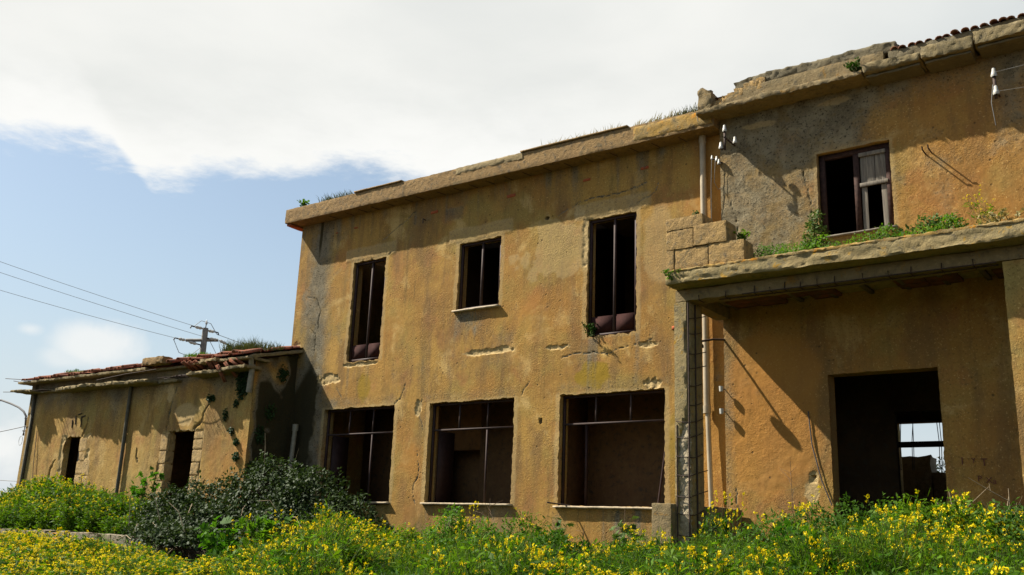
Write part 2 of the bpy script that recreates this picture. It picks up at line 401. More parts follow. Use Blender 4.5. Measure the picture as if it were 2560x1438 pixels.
def leafm(name, ca, cb, trans=.35, rough=.6, fr=6, spec=.14, inst=False):
    m_, t, b = mat(name); P = t.new('ShaderNodeNewGeometry').outputs['Position']
    n = t.noise(P, fr, 3, .6); n_ = t.noise(P, fr * 9, 2, .6)
    f = t.math('ADD', t.math('MULTIPLY', n, .7), t.math('MULTIPLY', n_, .5))
    oi = t.new('ShaderNodeObjectInfo').outputs['Random']
    f = t.math('ADD', f, t.math('MULTIPLY', t.math('SUBTRACT', oi, .5), .35))
    c = t.mix(t.smooth(f, .32, .88), ca, cb)
    t.put(b.inputs['Base Color'], c); b.inputs['Roughness'].default_value = rough; b.inputs['Specular IOR Level'].default_value = spec
    tr = t.new('ShaderNodeBsdfTranslucent'); hs = t.mix(1.0, c, (1.0, 1.0, .55), 'MULTIPLY'); t.put(tr.inputs[0], hs)
    ms = t.new('ShaderNodeMixShader'); ms.inputs[0].default_value = trans
    t.l.new(b.outputs[0], ms.inputs[1]); t.l.new(tr.outputs[0], ms.inputs[2])
    t.l.new(ms.outputs[0], m_.node_tree.nodes['Material Output'].inputs[0]); return m_
L_FIELD = leafm('field_green', (.020, .075, .003), (.120, .215, .006), .5)
L_DARK = leafm('deep_green', (.011, .042, .005), (.055, .125, .010), .4)
L_BRIGHT = leafm('bright_green', (.03, .11, .006), (.12, .23, .012), .5)
L_BRAMB = leafm('bramble_grey_green', (.014, .030, .008), (.072, .108, .032), .25, .6, 7, .14)
L_IVY = leafm('ivy_green', (0.0136, 0.0306, 0.00816), (0.0272, 0.0578, 0.0136), .2)
L_MALL = leafm('mallow_green', (0.043, 0.086, 0.0172), (0.109, 0.164, 0.043), .35)
L_DRY = leafm('dry_grass', (0.235, 0.196, 0.086), (0.313, 0.274, 0.133), .3)
L_ROOFW = leafm('roof_weed_green', (0.0408, 0.0578, 0.0136), (0.0816, 0.0952, 0.0272), .35)
L_PETAL = leafm('mustard_yellow', (.66, .50, .003), (.78, .64, .010), .35, .6, 20)
L_ORANGE = leafm('marigold_orange', (0.544, 0.224, 0.0068), (0.578, 0.306, 0.0136), .3, .6, 20)
L_STEM = leafm('stem_green', (0.0408, 0.068, 0.0136), (0.0816, 0.102, 0.0272), .1)
L_TWIG = flat('dry_twig', (0.109, 0.068, 0.0374), .9, 0, .35, 15)
L_CANE = flat('pale_cane', (0.231, 0.177, 0.109), .9, 0, .3, 15)

# ------------------------------------------------------------------ ground
def gz(x, y):
    x = np.asarray(x, float); y = np.asarray(y, float)
    z = np.full(np.broadcast(x, y).shape, -1.22)
    z = z + .06 * vnoise(np.stack([x * .5, y * .5, 0 * x], -1).reshape(-1, 3), 3).reshape(z.shape)
    terr = sstep(y, 10.28, 10.36) * sstep(-x, 13.2, 15.5)
    z = z + .78 * terr
    rt = np.exp(-(((x + 2.2) / 2.6) ** 2 + ((y - 10.6) / 2.0) ** 2))
    return z + .45 * rt
def axis(fine0, fine1, step, far):
    a = list(np.arange(fine0, fine1 + 1e-6, step)); s = step
    while a[-1] < far: s *= 1.35; a.append(a[-1] + s)
    s = step
    while a[0] > -far: s *= 1.35; a.insert(0, a[0] - s)
    return np.array(a)
gx, gy = axis(-34, 4, .28, 1500), axis(-2, 16, .14, 1500)
GX, GY = np.meshgrid(gx, gy); nx_ = len(gx)
gv = np.stack([GX.ravel(), GY.ravel(), gz(GX.ravel(), GY.ravel())], 1)
ii, jj = np.meshgrid(np.arange(len(gx) - 1), np.arange(len(gy) - 1)); b0 = (jj * nx_ + ii).ravel()
tag(obj('ground', MB().add(gv, np.stack([b0, b0 + 1, b0 + 1 + nx_, b0 + nx_], 1)), M_SOIL, smooth=True), kind='structure')

# ------------------------------------------------------------------ walls as fine relief grids
def wall_grid(name, x0, x1, z0, z1, y, ops, res, wear_light, disp, mats, parent, reveal=.3, jit=.014, ztop=None):
    def lines(a, b, es):
        L = list(np.linspace(a, b, int(round((b - a) / res)) + 1))
        for e in es:
            if a + res < e < b - res:
                k = int(np.argmin([abs(q - e) for q in L])); L[k] = e
        return np.array(sorted(L))
    xs = lines(x0, x1, [e for o in ops for e in (o[0], o[1])]); zs = lines(z0, z1, [e for o in ops for e in (o[2], o[3])])
    nx, nz = len(xs), len(zs); X, Z = np.meshgrid(xs, zs); xf, zf = X.ravel(), Z.ravel()
    keep = np.ones((nz - 1, nx - 1), bool); cx, cz = (xs[1:] + xs[:-1]) / 2, (zs[1:] + zs[:-1]) / 2
    for o in ops: keep[np.ix_((cz > o[2]) & (cz < o[3]), (cx > o[0]) & (cx < o[1]))] = False
    we = wear_light(xf, zf); Y = y + disp(xf, zf, we)
    px, pz = xf.copy(), zf.copy()
    mb = MB(); j, i = np.nonzero(keep); b_ = j * nx + i
    strips = []
    for o in ops:
        inx = (xf > o[0] - 1e-4) & (xf < o[1] + 1e-4); inz = (zf > o[2] - 1e-4) & (zf < o[3] + 1e-4)
        d = np.minimum.reduce([np.where(inz, abs(xf - o[0]), 9), np.where(inz, abs(xf - o[1]), 9), np.where(inx, abs(zf - o[2]), 9), np.where(inx, abs(zf - o[3]), 9)])
        k = np.clip(1 - d / .1, 0, 1) * (o[4] if len(o) > 4 else 1) * jit
        px += k * n2d(xf, zf, 9, 3, 5) * 1.6; pz += k * n2d(xf, zf, 9, 3, 25) * 1.6
        ia = [int(np.argmin(abs(xs - o[0]))), int(np.argmin(abs(xs - o[1])))]; ka = [int(np.argmin(abs(zs - o[2]))), int(np.argmin(abs(zs - o[3])))]
        strips.append([(q * nx + ia[0]) for q in range(ka[0], ka[1] + 1)])           # left jamb, facing +x
        strips.append([(q * nx + ia[1]) for q in range(ka[1], ka[0] - 1, -1)])       # right jamb
        strips.append([(ka[1] * nx + q) for q in range(ia[0], ia[1] + 1)])           # head
        strips.append([(ka[0] * nx + q) for q in range(ia[1], ia[0] - 1, -1)])       # foot
    if ztop is not None: pz = np.where(zf > z1 - .6, zf + (ztop(xf) - z1) * np.clip((zf - z1 + .6) / .6, 0, 1), pz)
    V = [np.stack([px, Y, pz], 1)]; WE = [we]; F = [np.stack([b_, b_ + 1, b_ + 1 + nx, b_ + nx], 1)]; n = nx * nz
    for st in strips:
        st = np.array(st); m_ = len(st)
        for s_ in (.35, 1.0):
            bv = np.stack([px[st] * (1 - s_) + xf[st] * s_, np.full(m_, y + reveal * s_), pz[st] * (1 - s_) + zf[st] * s_], 1)
            w2 = we[st].copy(); w2[:, 0] *= .5; w2[:, 2] = np.maximum(w2[:, 2] * .6, .25)
            V.append(bv); WE.append(w2)
        a = st; b1 = n + np.arange(m_); b2 = n + m_ + np.arange(m_); n += 2 * m_
        for p_, q_ in ((a, b1), (b1, b2)):
            F.append(np.stack([p_[:-1], q_[:-1], q_[1:], p_[1:]], 1))
    mb.add(np.concatenate(V), np.concatenate(F))
    return obj(name, mb, mats, parent, smooth=True, wear_light=np.concatenate(WE))

def ell(x, z, cx, cz, rx, rz, seed, k=.5, fr=4):
    d = np.hypot((x - cx) / rx, (z - cz) / rz) + k * n2d(x, z, fr / max(rx, rz) * .5, 4, seed)
    return sstep(-d, -1.1, -.75)
def rect(x, z, a, b, c, d, seed=0, s=.03):
    q = .035 * n2d(x, z, 4, 3, seed)
    return sstep(x + q, a - s, a + s) * sstep(-(x + q), -b - s, -b + s) * sstep(z + q, c - s, c + s) * sstep(-(z + q), -d - s, -d + s)
def crack(x, z, pts, wd=.012, seed=0, wob=.05):
    xx = x + wob * 1.6 * n2d(x, z, 4, 5, seed); zz = z + wob * 1.6 * n2d(x, z, 4, 5, seed + 3); wd = wd * (1 + .8 * n2d(x, z, 2, 2, seed + 5))
    return sstep(-segdist(xx, zz, pts), -wd * 2.2, -wd * .5)

# ------------------------------------------------------------------ main two-storey block
MAIN = thing('main_building', 'two-storey ochre stucco building in the middle with six empty windows and a flat concrete cornice', 'building', (-11.7, 16, -1.2))
YM = 14.0
G1, G2, G3 = (-15.80, -13.69, .505, 2.45), (-12.73, -10.63, .505, 2.435), (-9.61, -7.51, .485, 2.42, 1.4)
W1, W2_, W3 = (-15.24, -14.25, 3.45, 5.69, 1.6), (-12.17, -11.10, 4.25, 5.655), (-9.08, -8.06, 3.43, 5.63, 1.3)
main_cracks = [[(-9.6, 3.12), (-9.1, 3.17), (-8.6, 3.12), (-8.2, 3.24), (-7.7, 3.26)], [(-13.75, 2.47), (-13.55, 2.6), (-13.4, 2.85)], [(-12.95, 2.5), (-13.0, 2.2), (-12.9, 1.9)],
    [(-12.98, 1.5), (-12.93, 1.1), (-13.05, .7), (-12.95, .45)], [(-16.7, 5.1), (-16.4, 5.0), (-16.25, 4.7), (-16.3, 4.3)], [(-16.55, 4.3), (-16.35, 4.2), (-16.3, 3.8)], [(-15.5, 2.95), (-15.3, 2.7)],
    [(-8.05, 5.75), (-7.7, 5.95), (-7.62, 6.1)], [(-9.75, 5.85), (-9.3, 6.02), (-8.3, 6.05), (-7.75, 6.15)], [(-14.2, 5.72), (-14.0, 5.8)], [(-10.45, 2.5), (-10.3, 2.7)], [(-14.4, 6.1), (-13.9, 6.35), (-13.5, 6.6)]]
def main_wear_light(x, z):
    W_ = np.zeros((len(x), 4))
    n = n2d(x, z, .9, 4, 40); n_ = n2d(x, z, 2.5, 4, 44)
    band = np.exp(-((x + 16.35 + .12 * n) / .42) ** 2) * sstep(z, 2.0, 3.8) * (1 - .35 * sstep(z, 6.2, 6.8))
    W_[:, 0] = 1.0 * band + 1.45 * sstep(-x + .3 * n_, 15.7, 16.4) * sstep(-z, -3.9, -2.4) + .5 * np.exp(-((x + 15.8) / .5) ** 2) * sstep(-z, -3.4, -2.2) + .35 * sstep(n_, .15, .6)
    W_[:, 0] += .28 * sstep(z, 6.1, 6.85) * sstep(n, -.2, .4)
    for (a, b, s) in ((G1[0], G1[1], 2.45), (G2[0], G2[1], 2.43), (G3[0], G3[1], 2.42)):
        W_[:, 0] += .30 * rect(x, z, a - .1, b + .1, s, s + .22, 3, .08)
    W_[:, 0] += .45 * ell(x, z, -10.85, .2, .3, .35, 8) + .35 * ell(x, z, -7.9, .1, .6, .4, 9) + .4 * rect(x, z, -12.5, -11.2, 3.75, 4.15, 5, .15) * sstep(n_, -.1, .3)
    W_[:, 1] = .75 * sstep(x, -7.25, -6.75) + .5 * ell(x, z, -13.2, .6, .5, .9, 10) + .5 * ell(x, z, -9.9, 3.6, 1.1, .8, 12) * .8
    W_[:, 1] += .55 * sstep(n2d(x, z, .55, 3, 50), .12, .55) + .4 * rect(x, z, -14.5, -8, 6.2, 6.7, 4, .2) * sstep(n, 0, .4)
    br = [(-11.25, 3.36, .62, .085), (-15.75, 3.13, .38, .13), (-7.83, 3.19, .2, .07), (-7.72, 2.52, .17, .1), (-9.75, 3.3, .3, .05), (-14.8, 3.38, .55, .05), (-13.05, 2.35, .1, .2), (-16.95, 3.8, .12, .3), (-10.75, 1.3, .06, .3)]
    for k, (a, b, c, d) in enumerate(br): W_[:, 2] += ell(x, z, a, b, c, d, 60 + k, .8, 5)
    for o in (W1, W2_, W3, G1, G2, G3):
        W_[:, 2] += .42 * (rect(x, z, o[0] - .1, o[1] + .1, o[2] - .05, o[3] + .05, 6, .04) - 0)
    for k, o in enumerate((W1, W2_, W3)): W_[:, 0] += .22 * rect(x, z, o[0] - .28, o[1] + .25, o[3] + .03, o[3] + .32, 20 + k, .05) ; W_[:, 2] += .42 * rect(x, z, o[0] - .3, o[1] + .3, o[3] + .03, o[3] + .34, 20 + k, .05)
    W_[:, 0] += .5 * rect(x, z, -12.6, -12.1, 6.2, 6.5, 31, .05)
    drip = sstep(n2d(x * 7, z * .25, 1.0, 3, 49), -.05, .35)
    for o in (W1, W2_, W3, G1, G2, G3): W_[:, 0] += .62 * drip * sstep(x, o[0] - .15, o[0]) * sstep(-x, -o[1] - .15, -o[1]) * sstep(z, o[2] - 1.25, o[2] - .15) * (z < o[2] - .02)
    W_[:, 0] += .45 * drip * sstep(z + .5 * n2d(x * 2, 0 * z, 1.0, 3, 52), 5.5, 6.7)
    W_[:, 0] += .55 * sstep(n2d(x * 1.6, z * .45, 1.0, 4, 47), .12, .5) * sstep(z, 2.4, 3.2) * sstep(-z, -4.9, -3.9) + .35 * sstep(n2d(x * 2, z * .4, 1.0, 4, 48), .15, .5)
    W_[:, 2] += .40 * ell(x, z, -9.7, 5.1, .75, .75, 95, 1.6, 3) + .4 * ell(x, z, -7.6, 4.9, .4, .8, 96, .5)
    W_[:, 3] = .95 * ell(x, z, -8.95, 2.75, .36, .27, 70, .4) + .7 * ell(x, z, -14.65, 2.85, .22, .35, 71) + .5 * ell(x, z, -7.2, 1.4, .3, 1.2, 72)
    for k, c in enumerate(main_cracks): W_[:, 0] += 1.4 * crack(x, z, c, .005, 80 + k)  # groove shade painted dark along each crack
    W_[:, 0] += 1.5 * (ell(x, z, -10.0, 5.83, .045, .035, 90, .6) + ell(x, z, -10.02, 1.98, .03, .05, 91, .6))
    return np.clip(W_, 0, 1.3)
def main_disp(x, z, we):
    d = .010 * n2d(x, z, 1.3, 4, 100) + .0035 * n2d(x, z, 9, 4, 104)
    d += np.clip(we[:, 2] - .5, 0, .5) * (.045 + .05 * n2d(x, z, 12, 4, 107))
    for k, c in enumerate(main_cracks): d += .012 * crack(x, z, c, .006, 80 + k)
    for o in (W1, W2_, W3): d -= .012 * rect(x, z, o[0] - .28, o[1] + .25, o[3] + .03, o[3] + .32, 20, .04)
    d += .08 * (ell(x, z, -10.0, 5.83, .04, .03, 90, .6) + ell(x, z, -10.02, 1.98, .03, .05, 91, .6))
    d += .018 * sstep(x, -6.74, -6.70)
    return d
CSL = -.0125
wall_grid('wall', -17.12, -6.345, -1.3, 6.85, YM, [G1, G2, G3, W1, W2_, W3], .02, main_wear_light, main_disp, M_STUC, MAIN, .28, jit=.02, ztop=lambda x: 6.86 + CSL * (x + 17.12))
sh = MB()
sh.add([(-17.12, 14, -1.3), (-17.12, 22, -1.3), (-17.12, 22, 6.86), (-17.12, 14, 6.86)], [[0, 3, 2, 1]])
sh.add([(-17.12, 22, -1.3), (-6.345, 22, -1.3), (-6.345, 22, 6.9), (-17.12, 22, 6.9)], [[0, 3, 2, 1]])
obj('side_wall', sh, M_STUC3, MAIN)
# interior rooms
it = MB()
it.box(-17.0, -6.36, 14.28, 21.9, 3.05, 3.35); it.box(-17.0, -6.36, 14.0, 21.9, -.75, -.55); it.box(-17.0, -6.36, 14.28, 21.9, 6.5, 6.75)
obj('floor_slab', it, M_INT, MAIN)
iw = MB()
def hole_wall(mb, x0, x1, z0, z1, y0, y1, hx0, hx1, hz1):
    mb.box(x0, hx0, y0, y1, z0, z1); mb.box(hx1, x1, y0, y1, z0, z1); mb.box(hx0, hx1, y0, y1, hz1, z1)
iw.box(-15.2, -12.6, 17.2, 17.3, -.54, 3.04)
hole_wall(iw, -17.0, -6.36, -.55, 3.05, 16.4, 16.55, -14.55, -13.35, 1.75)
iu = MB(); iu.box(-16.99, -6.37, 17.6, 17.75, 3.36, 6.49)
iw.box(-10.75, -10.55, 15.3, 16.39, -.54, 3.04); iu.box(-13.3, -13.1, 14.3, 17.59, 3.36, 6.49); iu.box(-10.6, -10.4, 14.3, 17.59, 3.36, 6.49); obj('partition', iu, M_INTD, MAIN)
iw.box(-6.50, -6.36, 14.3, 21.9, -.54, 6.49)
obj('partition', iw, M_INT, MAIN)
# cornice
co = MB()
rough_box(co, -17.33, -6.36, 13.615, 14.3, 6.855, 7.205, .04, .009, 3, 8, .02, shear=CSL)
CO = obj('cornice', co, M_CORN, MAIN, smooth=True)
for a, b, sd_ in ((-15.0, -13.55, 1), (-10.4, -8.02, 2)):
    cp = MB(); rough_box(cp, a, b, 13.585, 14.25, 7.205 + CSL * (a + 17.33), 7.24 + CSL * (a + 17.33), .08, .005, sd_, 6, .008, shear=CSL); obj('coping_slab', cp, M_CORN, CO)
lc = MB(); rough_box(lc, -7.9, -6.4, 13.60, 13.625, 6.90 + CSL * 9, 7.16 + CSL * 9, .05, .012, 8, 8, .02, shear=CSL)
tag(obj('lichen_crust', lc, M_LICH, CO, smooth=True))
bk = MB(); rough_box(bk, -12.05, -10.35, 13.600, 13.63, 7.07 + CSL * 5.3, 7.21 + CSL * 5.3, .05, .018, 18, 8, .02, shear=CSL)
obj('exposed_stone_band', bk, rocky('cornice_stone', (.31, .24, .13), (.26, .20, .105), None, bs=.9), CO, smooth=True)
ir = MB()
for k in range(20):
    x = -15.9 + k * .46 + rng.uniform(-.08, .08); z = 6.845 + CSL * (x + 17.1); ir.tube([(x, 13.72, z - .008), (x + .04, 13.95, z - .01)], .007, 4)
obj('exposed_rebar', ir, M_RUST, CO)
ub = MB(); rough_box(ub, -17.3, -17.135, 13.66, 14.2, 6.79, 6.85, .05, .015, 5, 7)
tag(obj('corner_brick', ub, M_BRICK, MAIN))
# exposed bricks showing through the plaster
bm_ = MB(); rough_box(bm_, -.11, .11, 0, .06, -.035, .035, .055, .008, 2, 12, .01); bme = bm_.mesh('brick', M_BRICK)
for k, (x, z, s) in enumerate(((-10.89, 6.45, 1), (-12.92, 6.47, .9), (-15.28, 6.52, .55), (-9.12, 6.43, .75), (-7.89, 6.41, .75), (-7.27, 3.43, .9), (-15.9, 6.5, .35))):
    o = put('brick', bme, MAIN, (x, YM - .012, z)); o.scale = (s, 1, s); o.rotation_euler = (0, R_(rng.uniform(-3, 3)), 0)
# windows
def win_frame(mb, x0, x1, z0, z1, y, w=.05, d=.05, foot=True):
    mb.box(x0, x0 + w, y, y + d, z0, z1); mb.box(x1 - w, x1, y, y + d, z0, z1); mb.box(x0 + w, x1 - w, y, y + d, z1 - w, z1)
    if foot: mb.box(x0 + w, x1 - w, y, y + d, z0, z0 + w)
def sill(x0, x1, z, parent, y0=YM - .075, th=.04, s=1):
    sb = MB(); rough_box(sb, x0, x1, y0, YM + .25, z - th, z, .09, .006, s, 5, .006); return obj('sill', sb, M_SILL, parent)
lab = {}
for nm, o, pan in (('l', W1, True), ('m', W2_, False), ('r', W3, True)):
    f = MB(); win_frame(f, o[0] + .015, o[1] - .015, o[2] + .01, o[3] - .01, YM + .055, .045, .05)
    wo_ = obj('window', f, M_METAL, MAIN)
    c = (o[0] + o[1]) / 2 + .03; mu = MB(); mu.box(c - .018, c + .018, YM + .06, YM + .11, o[2] + .055, o[3] - .055); obj('mullion', mu, M_METALG, wo_)
    if pan:
        for a, b in ((o[0] + .06, c - .018), (c + .018, o[1] - .06)):
            pn = MB(); pn.box(a, b, YM + .075, YM + .095, o[2] + .055, o[2] + .37); pn.box(a + .03, b - .03, YM + .066, YM + .075, o[2] + .085, o[2] + .34)
            obj('panel', pn, flat('kick_panel_paint', (.034, .014, .012), .9, spec=.08, b_s=0) if 'kp' not in lab else lab['kp'], wo_); lab.setdefault('kp', bpy.data.materials['kick_panel_paint'])
    else: sill(o[0] - .06, o[1] + .05, o[2] + .005, wo_, s=4)
for k, o in enumerate((G1, G2, G3)):
    f = MB(); win_frame(f, o[0] + .01, o[1] - .01, o[2] + .012, o[3] - .01, YM + .10, .04, .045, False)
    wo_ = obj('window', f, M_METAL, MAIN)
    zt = 1.905
    tr = MB(); tr.box(o[0] + .05, o[1] - .05, YM + .095, YM + .135, zt - .016, zt + .016); obj('transom', tr, M_METALG, wo_)
    w3_ = (o[1] - o[0]) / 3
    for q in (1, 2):
        lo = o[2] + .012 if (k < 2 and q == 2) else zt + .016
        mu = MB(); mu.box(o[0] + q * w3_ - .014, o[0] + q * w3_ + .014, YM + .10, YM + .13, lo, zt - .016 if lo < zt else o[3] - .05)
        obj('mullion', mu, M_METALG, wo_)
        if lo < zt:
            m3 = MB(); m3.box(o[0] + q * w3_ - .012, o[0] + q * w3_ + .012, YM + .10, YM + .13, zt + .016, o[3] - .05); obj('mullion', m3, M_METALG, wo_)
    if k == 2:
        br_ = MB(); br_.tube([(o[1] - .03, YM + .12, 1.55), (o[1] - .18, YM + .1, .50)], .018, 6); obj('fallen_bar', br_, M_METAL, wo_)
        br_ = MB(); br_.tube([(o[0] + .28, YM - .02, .492), (o[0] + .02, YM - .34, .53)], .014, 6); obj('loose_bar', br_, M_RUST, wo_)
        br_ = MB(); br_.box(o[0] + .36, o[0] + .40, YM + .3, YM + .34, .49, zt); obj('post', br_, M_METAL, wo_)
    else:
        br_ = MB(); br_.box(o[0] + .05, o[0] + .09, YM + .25, YM + .7, o[2], zt); obj('open_casement', br_, M_METAL, wo_)
    sill(o[0] - .05, o[1] + .04, o[2] + .004, wo_, s=k)
# downpipe at the right end
dp = MB(); dp.tube([(-6.725, 13.93, 6.70), (-6.72, 13.93, 4.2), (-6.715, 13.93, 2.02)], .052, 12)
dp.tube([(-6.725, 13.93, 6.72), (-6.725, 13.93, 6.60)], .063, 12)
dp.tube([(-6.715, 13.93, 2.08), (-6.715, 13.93, 1.96)], .066, 12); dp.tube([(-6.70, 13.93, 1.96), (-6.64, 13.9, .3), (-6.62, 13.9, -1.2)], .04, 12)
DPO = obj('downpipe', dp, M_PVC, MAIN, smooth=True)
hk = MB(); hk.tube([(-13.15, 13.99, 6.33), (-13.12, 13.88, 6.33), (-13.11, 13.87, 6.22)], .012, 5); obj('iron_hook', hk, M_RUST, MAIN)
lp = MB(); lp.tube([(-16.55, 13.86, 2.1), (-16.62, 13.86, .6), (-16.66, 13.86, -.9)], .05, 10); lp.tube([(-16.55, 13.86, 2.14), (-16.55, 13.86, 2.0)], .066, 10)
obj('downpipe', lp, M_PIPEG, MAIN, smooth=True)

# ------------------------------------------------------------------ taller block on the right with its portico
TALL = thing('tall_building', 'taller grey and ochre building on the right with a portico and boarded upper window', 'building', (-2, 17, -1.2))
YR = 13.8
DO = (-4.712, -3.19, -1.3, 2.4265); WU = (-4.733, -3.63, 4.535, 5.905)
tall_cracks = [[(-2.6, 0.1), (-2.45, .55), (-2.35, .62), (-2.0, .52), (-1.7, .65), (-1.4, .72)], [(-6.15, 5.4), (-6.05, 4.9), (-6.1, 4.4)], [(-4.95, 5.9), (-4.85, 5.2), (-4.8, 4.7)], [(-6.2, .8), (-6.12, .3), (-6.0, .1)]]
def tall_wear_light(x, z):
    W_ = np.zeros((len(x), 4)); n = n2d(x, z, .8, 4, 140); n_ = n2d(x, z, 2.2, 4, 144)
    up = sstep(z, 3.7, 4.1)
    g = sstep(-x + 1.5 * n, 3.0, 5.4)
    W_[:, 0] = up * (.98 * g * (.78 + .45 * n_) + .45 * sstep(n_, 0.0, .5) + .5 * sstep(z, 6.2, 6.85)) + (1 - up) * (.45 * sstep(-x, 6.1, 6.32) + .25 * sstep(n_, .1, .5))
    W_[:, 0] += up * (.6 * np.exp(-((x + 1.95) / .22) ** 2) * sstep(z, 4.8, 6.0) + .35 * np.exp(-((x + 2.9) / .18) ** 2) * sstep(-z, -5.6, -5.0) + .5 * np.exp(-((x + 4.35) / .35) ** 2) * sstep(z, 5.9, 6.2))
    W_[:, 1] = up * (.42 * sstep(x, -3.9, -3.3) + .4 * ell(x, z, -4.6, 6.2, .4, .3, 150)) + (1 - up) * (.75 * ell(x, z, -5.6, 2.0, .8, 1.3, 151, .35) + .35)
    W_[:, 3] = up * .55 * sstep(n2d(x, z, 1.4, 3, 155), .12, .5) * g
    bare_ = rect(x, z, -2.5, -1.0, -1.3, .55 + 0 * x, 160, .02) * sstep(.62 + .12 * n2d(x, z * 0, 2.5, 3, 161) - z, 0, .03)
    W_[:, 2] = .8 * bare_ + .8 * ell(x, z, -4.98, .95, .08, .09, 163, .4) + .6 * ell(x, z, -5.02, .75, .12, .2, 164)
    W_[:, 2] += .5 * (ell(x, z, -5.65, 6.62, .32, .07, 165, .6) + ell(x, z, -4.4, 6.72, .32, .07, 166, .6)) + .4 * rect(x, z, WU[0] - .06, WU[1] + .07, WU[2] - .05, WU[3] + .05, 167, .04)  # the two pale ellipses under the ledge are painted sun patches
    W_[:, 0] = np.minimum(W_[:, 0], .98)
    for k, c in enumerate(tall_cracks): W_[:, 0] += 1.4 * crack(x, z, c, .005, 180 + k)  # cracks darkened, their groove shade put into the colour
    return np.clip(W_, 0, 1.3)
def tall_disp(x, z, we):
    d = .010 * n2d(x, z, 1.3, 4, 200) + (.006 + .008 * np.clip(we[:, 0], 0, 1) * (z > 3.9)) * n2d(x, z, 9, 3, 204)
    d += np.clip(we[:, 2] - .5, 0, .5) * (.04 + .02 * n2d(x, z, 14, 3, 207)) + .07 * ell(x, z, -4.98, .95, .03, .03, 163, .3)
    for k, c in enumerate(tall_cracks): d += .012 * crack(x, z, c, .006, 180 + k)
    return d
wall_grid('wall', -6.345, -.9, -1.3, 6.9, YR, [DO, WU], .02, tall_wear_light, tall_disp, M_STUC2, TALL, .28, jit=.010)
sw = MB()
sw.add([(-6.345, YR, -1.3), (-6.345, YM, -1.3), (-6.345, YM, 6.9), (-6.345, YR, 6.9)], [[0, 3, 2, 1]])
obj('side_wall', sw, M_STUC3, TALL); sw = MB()
sw.add([(-.9, YR, -1.3), (4.0, YR, -1.3), (4.0, YR, 6.9), (-.9, YR, 6.9)], [[0, 1, 2, 3]])
sw.add([(4.0, YR, -1.3), (4.0, 20.2, -1.3), (4.0, 20.2, 6.9), (4.0, YR, 6.9)], [[0, 1, 2, 3]])
obj('side_wall', sw, M_STUC3, TALL)
ti = MB(); ti.box(-6.3, 3.95, 14.08, 20, 3.55, 3.85); ti.box(-6.3, 3.95, 13.8, 20, -.8, -.62); ti.box(-6.3, 3.95, 14.08, 20, 6.6, 6.8)
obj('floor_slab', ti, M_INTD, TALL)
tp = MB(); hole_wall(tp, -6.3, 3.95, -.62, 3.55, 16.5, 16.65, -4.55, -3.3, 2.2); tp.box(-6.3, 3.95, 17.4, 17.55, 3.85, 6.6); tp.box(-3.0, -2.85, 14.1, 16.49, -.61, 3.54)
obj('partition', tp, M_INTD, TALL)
bw = MB(); BX0, BX1, BZ0, BZ1 = -5.50, -4.1, .6, 2.445
bw.box(-6.34, BX0, 20, 20.3, -1.3, 6.9); bw.box(BX1, 4, 20, 20.3, -1.3, 6.9); bw.box(BX0, BX1, 20, 20.3, BZ1, 6.9); bw.box(BX0, BX1, 20, 20.3, -1.3, BZ0)
obj('rear_wall', bw, M_STUC3, TALL)
rf_ = MB(); rf_.box(BX0, BX1, 20.05, 20.1, 1.95, 2.065)
RW = obj('rear_window', rf_, M_METAL, TALL)
rb = MB()
for (a, b) in ((-5.40, -5.43), (-5.17, -5.18), (-5.165, -5.21), (-4.72, -4.70), (-4.67, -4.66)): rb.tube([(a, 20.02, BZ1), ((a + b) / 2 + .004, 20.0, 2.25), (b, 20.02, 2.05), (b - .02, 20.02, 1.5)], .008, 5)
obj('hanging_rod', rb, M_CABLE, RW)
# upper window
f = MB(); win_frame(f, WU[0] + .01, WU[1] - .01, WU[2] + .02, WU[3] - .01, YR + .09, .085, .06, False)
f.box(-4.20, -4.12, YR + .085, YR + .15, WU[2] + .02, WU[3] - .095)
UW = obj('window', f, M_WOODB, TALL)
sb = MB(); rough_box(sb, WU[0] - .03, WU[1] + .05, YR - .05, YR + .26, WU[2] - .03, WU[2] + .015, .08, .006, 4); obj('sill', sb, M_GWOOD, UW)
shp = MB(); shp.box(0, 1, 0, 1, 0, 1); pme = shp.mesh('shutter_plank', M_GWOOD)
def plank(nm, x0, x1, z0, z1, y0=YR + .10, th=.022, tilt=0):
    o = put(nm, pme, UW, (x0, y0, z0)); o.scale = (x1 - x0, th, z1 - z0); o.rotation_euler = (0, R_(tilt), 0); return o
for a, b, t_ in ((-4.105, -4.015, .3), (-4.008, -3.893, -.2), (-3.886, -3.803, .4), (-3.797, -3.718, -.3)): plank('shutter_plank', a, b, 5.30, 5.80, YR + .105 + rng.uniform(0, .012), .02, t_)
plank('shutter_rail', -4.115, -3.715, 5.755, 5.815, YR + .082, .02, .5); plank('shutter_rail', -4.115, -3.705, 5.265, 5.325, YR + .078, .024, -.4)
plank('shutter_plank', -4.10, -4.02, WU[2] + .03, 5.262, YR + .11, .02, .2); plank('shutter_plank', -3.80, -3.72, WU[2] + .03, 5.262, YR + .11, .02, -.8)
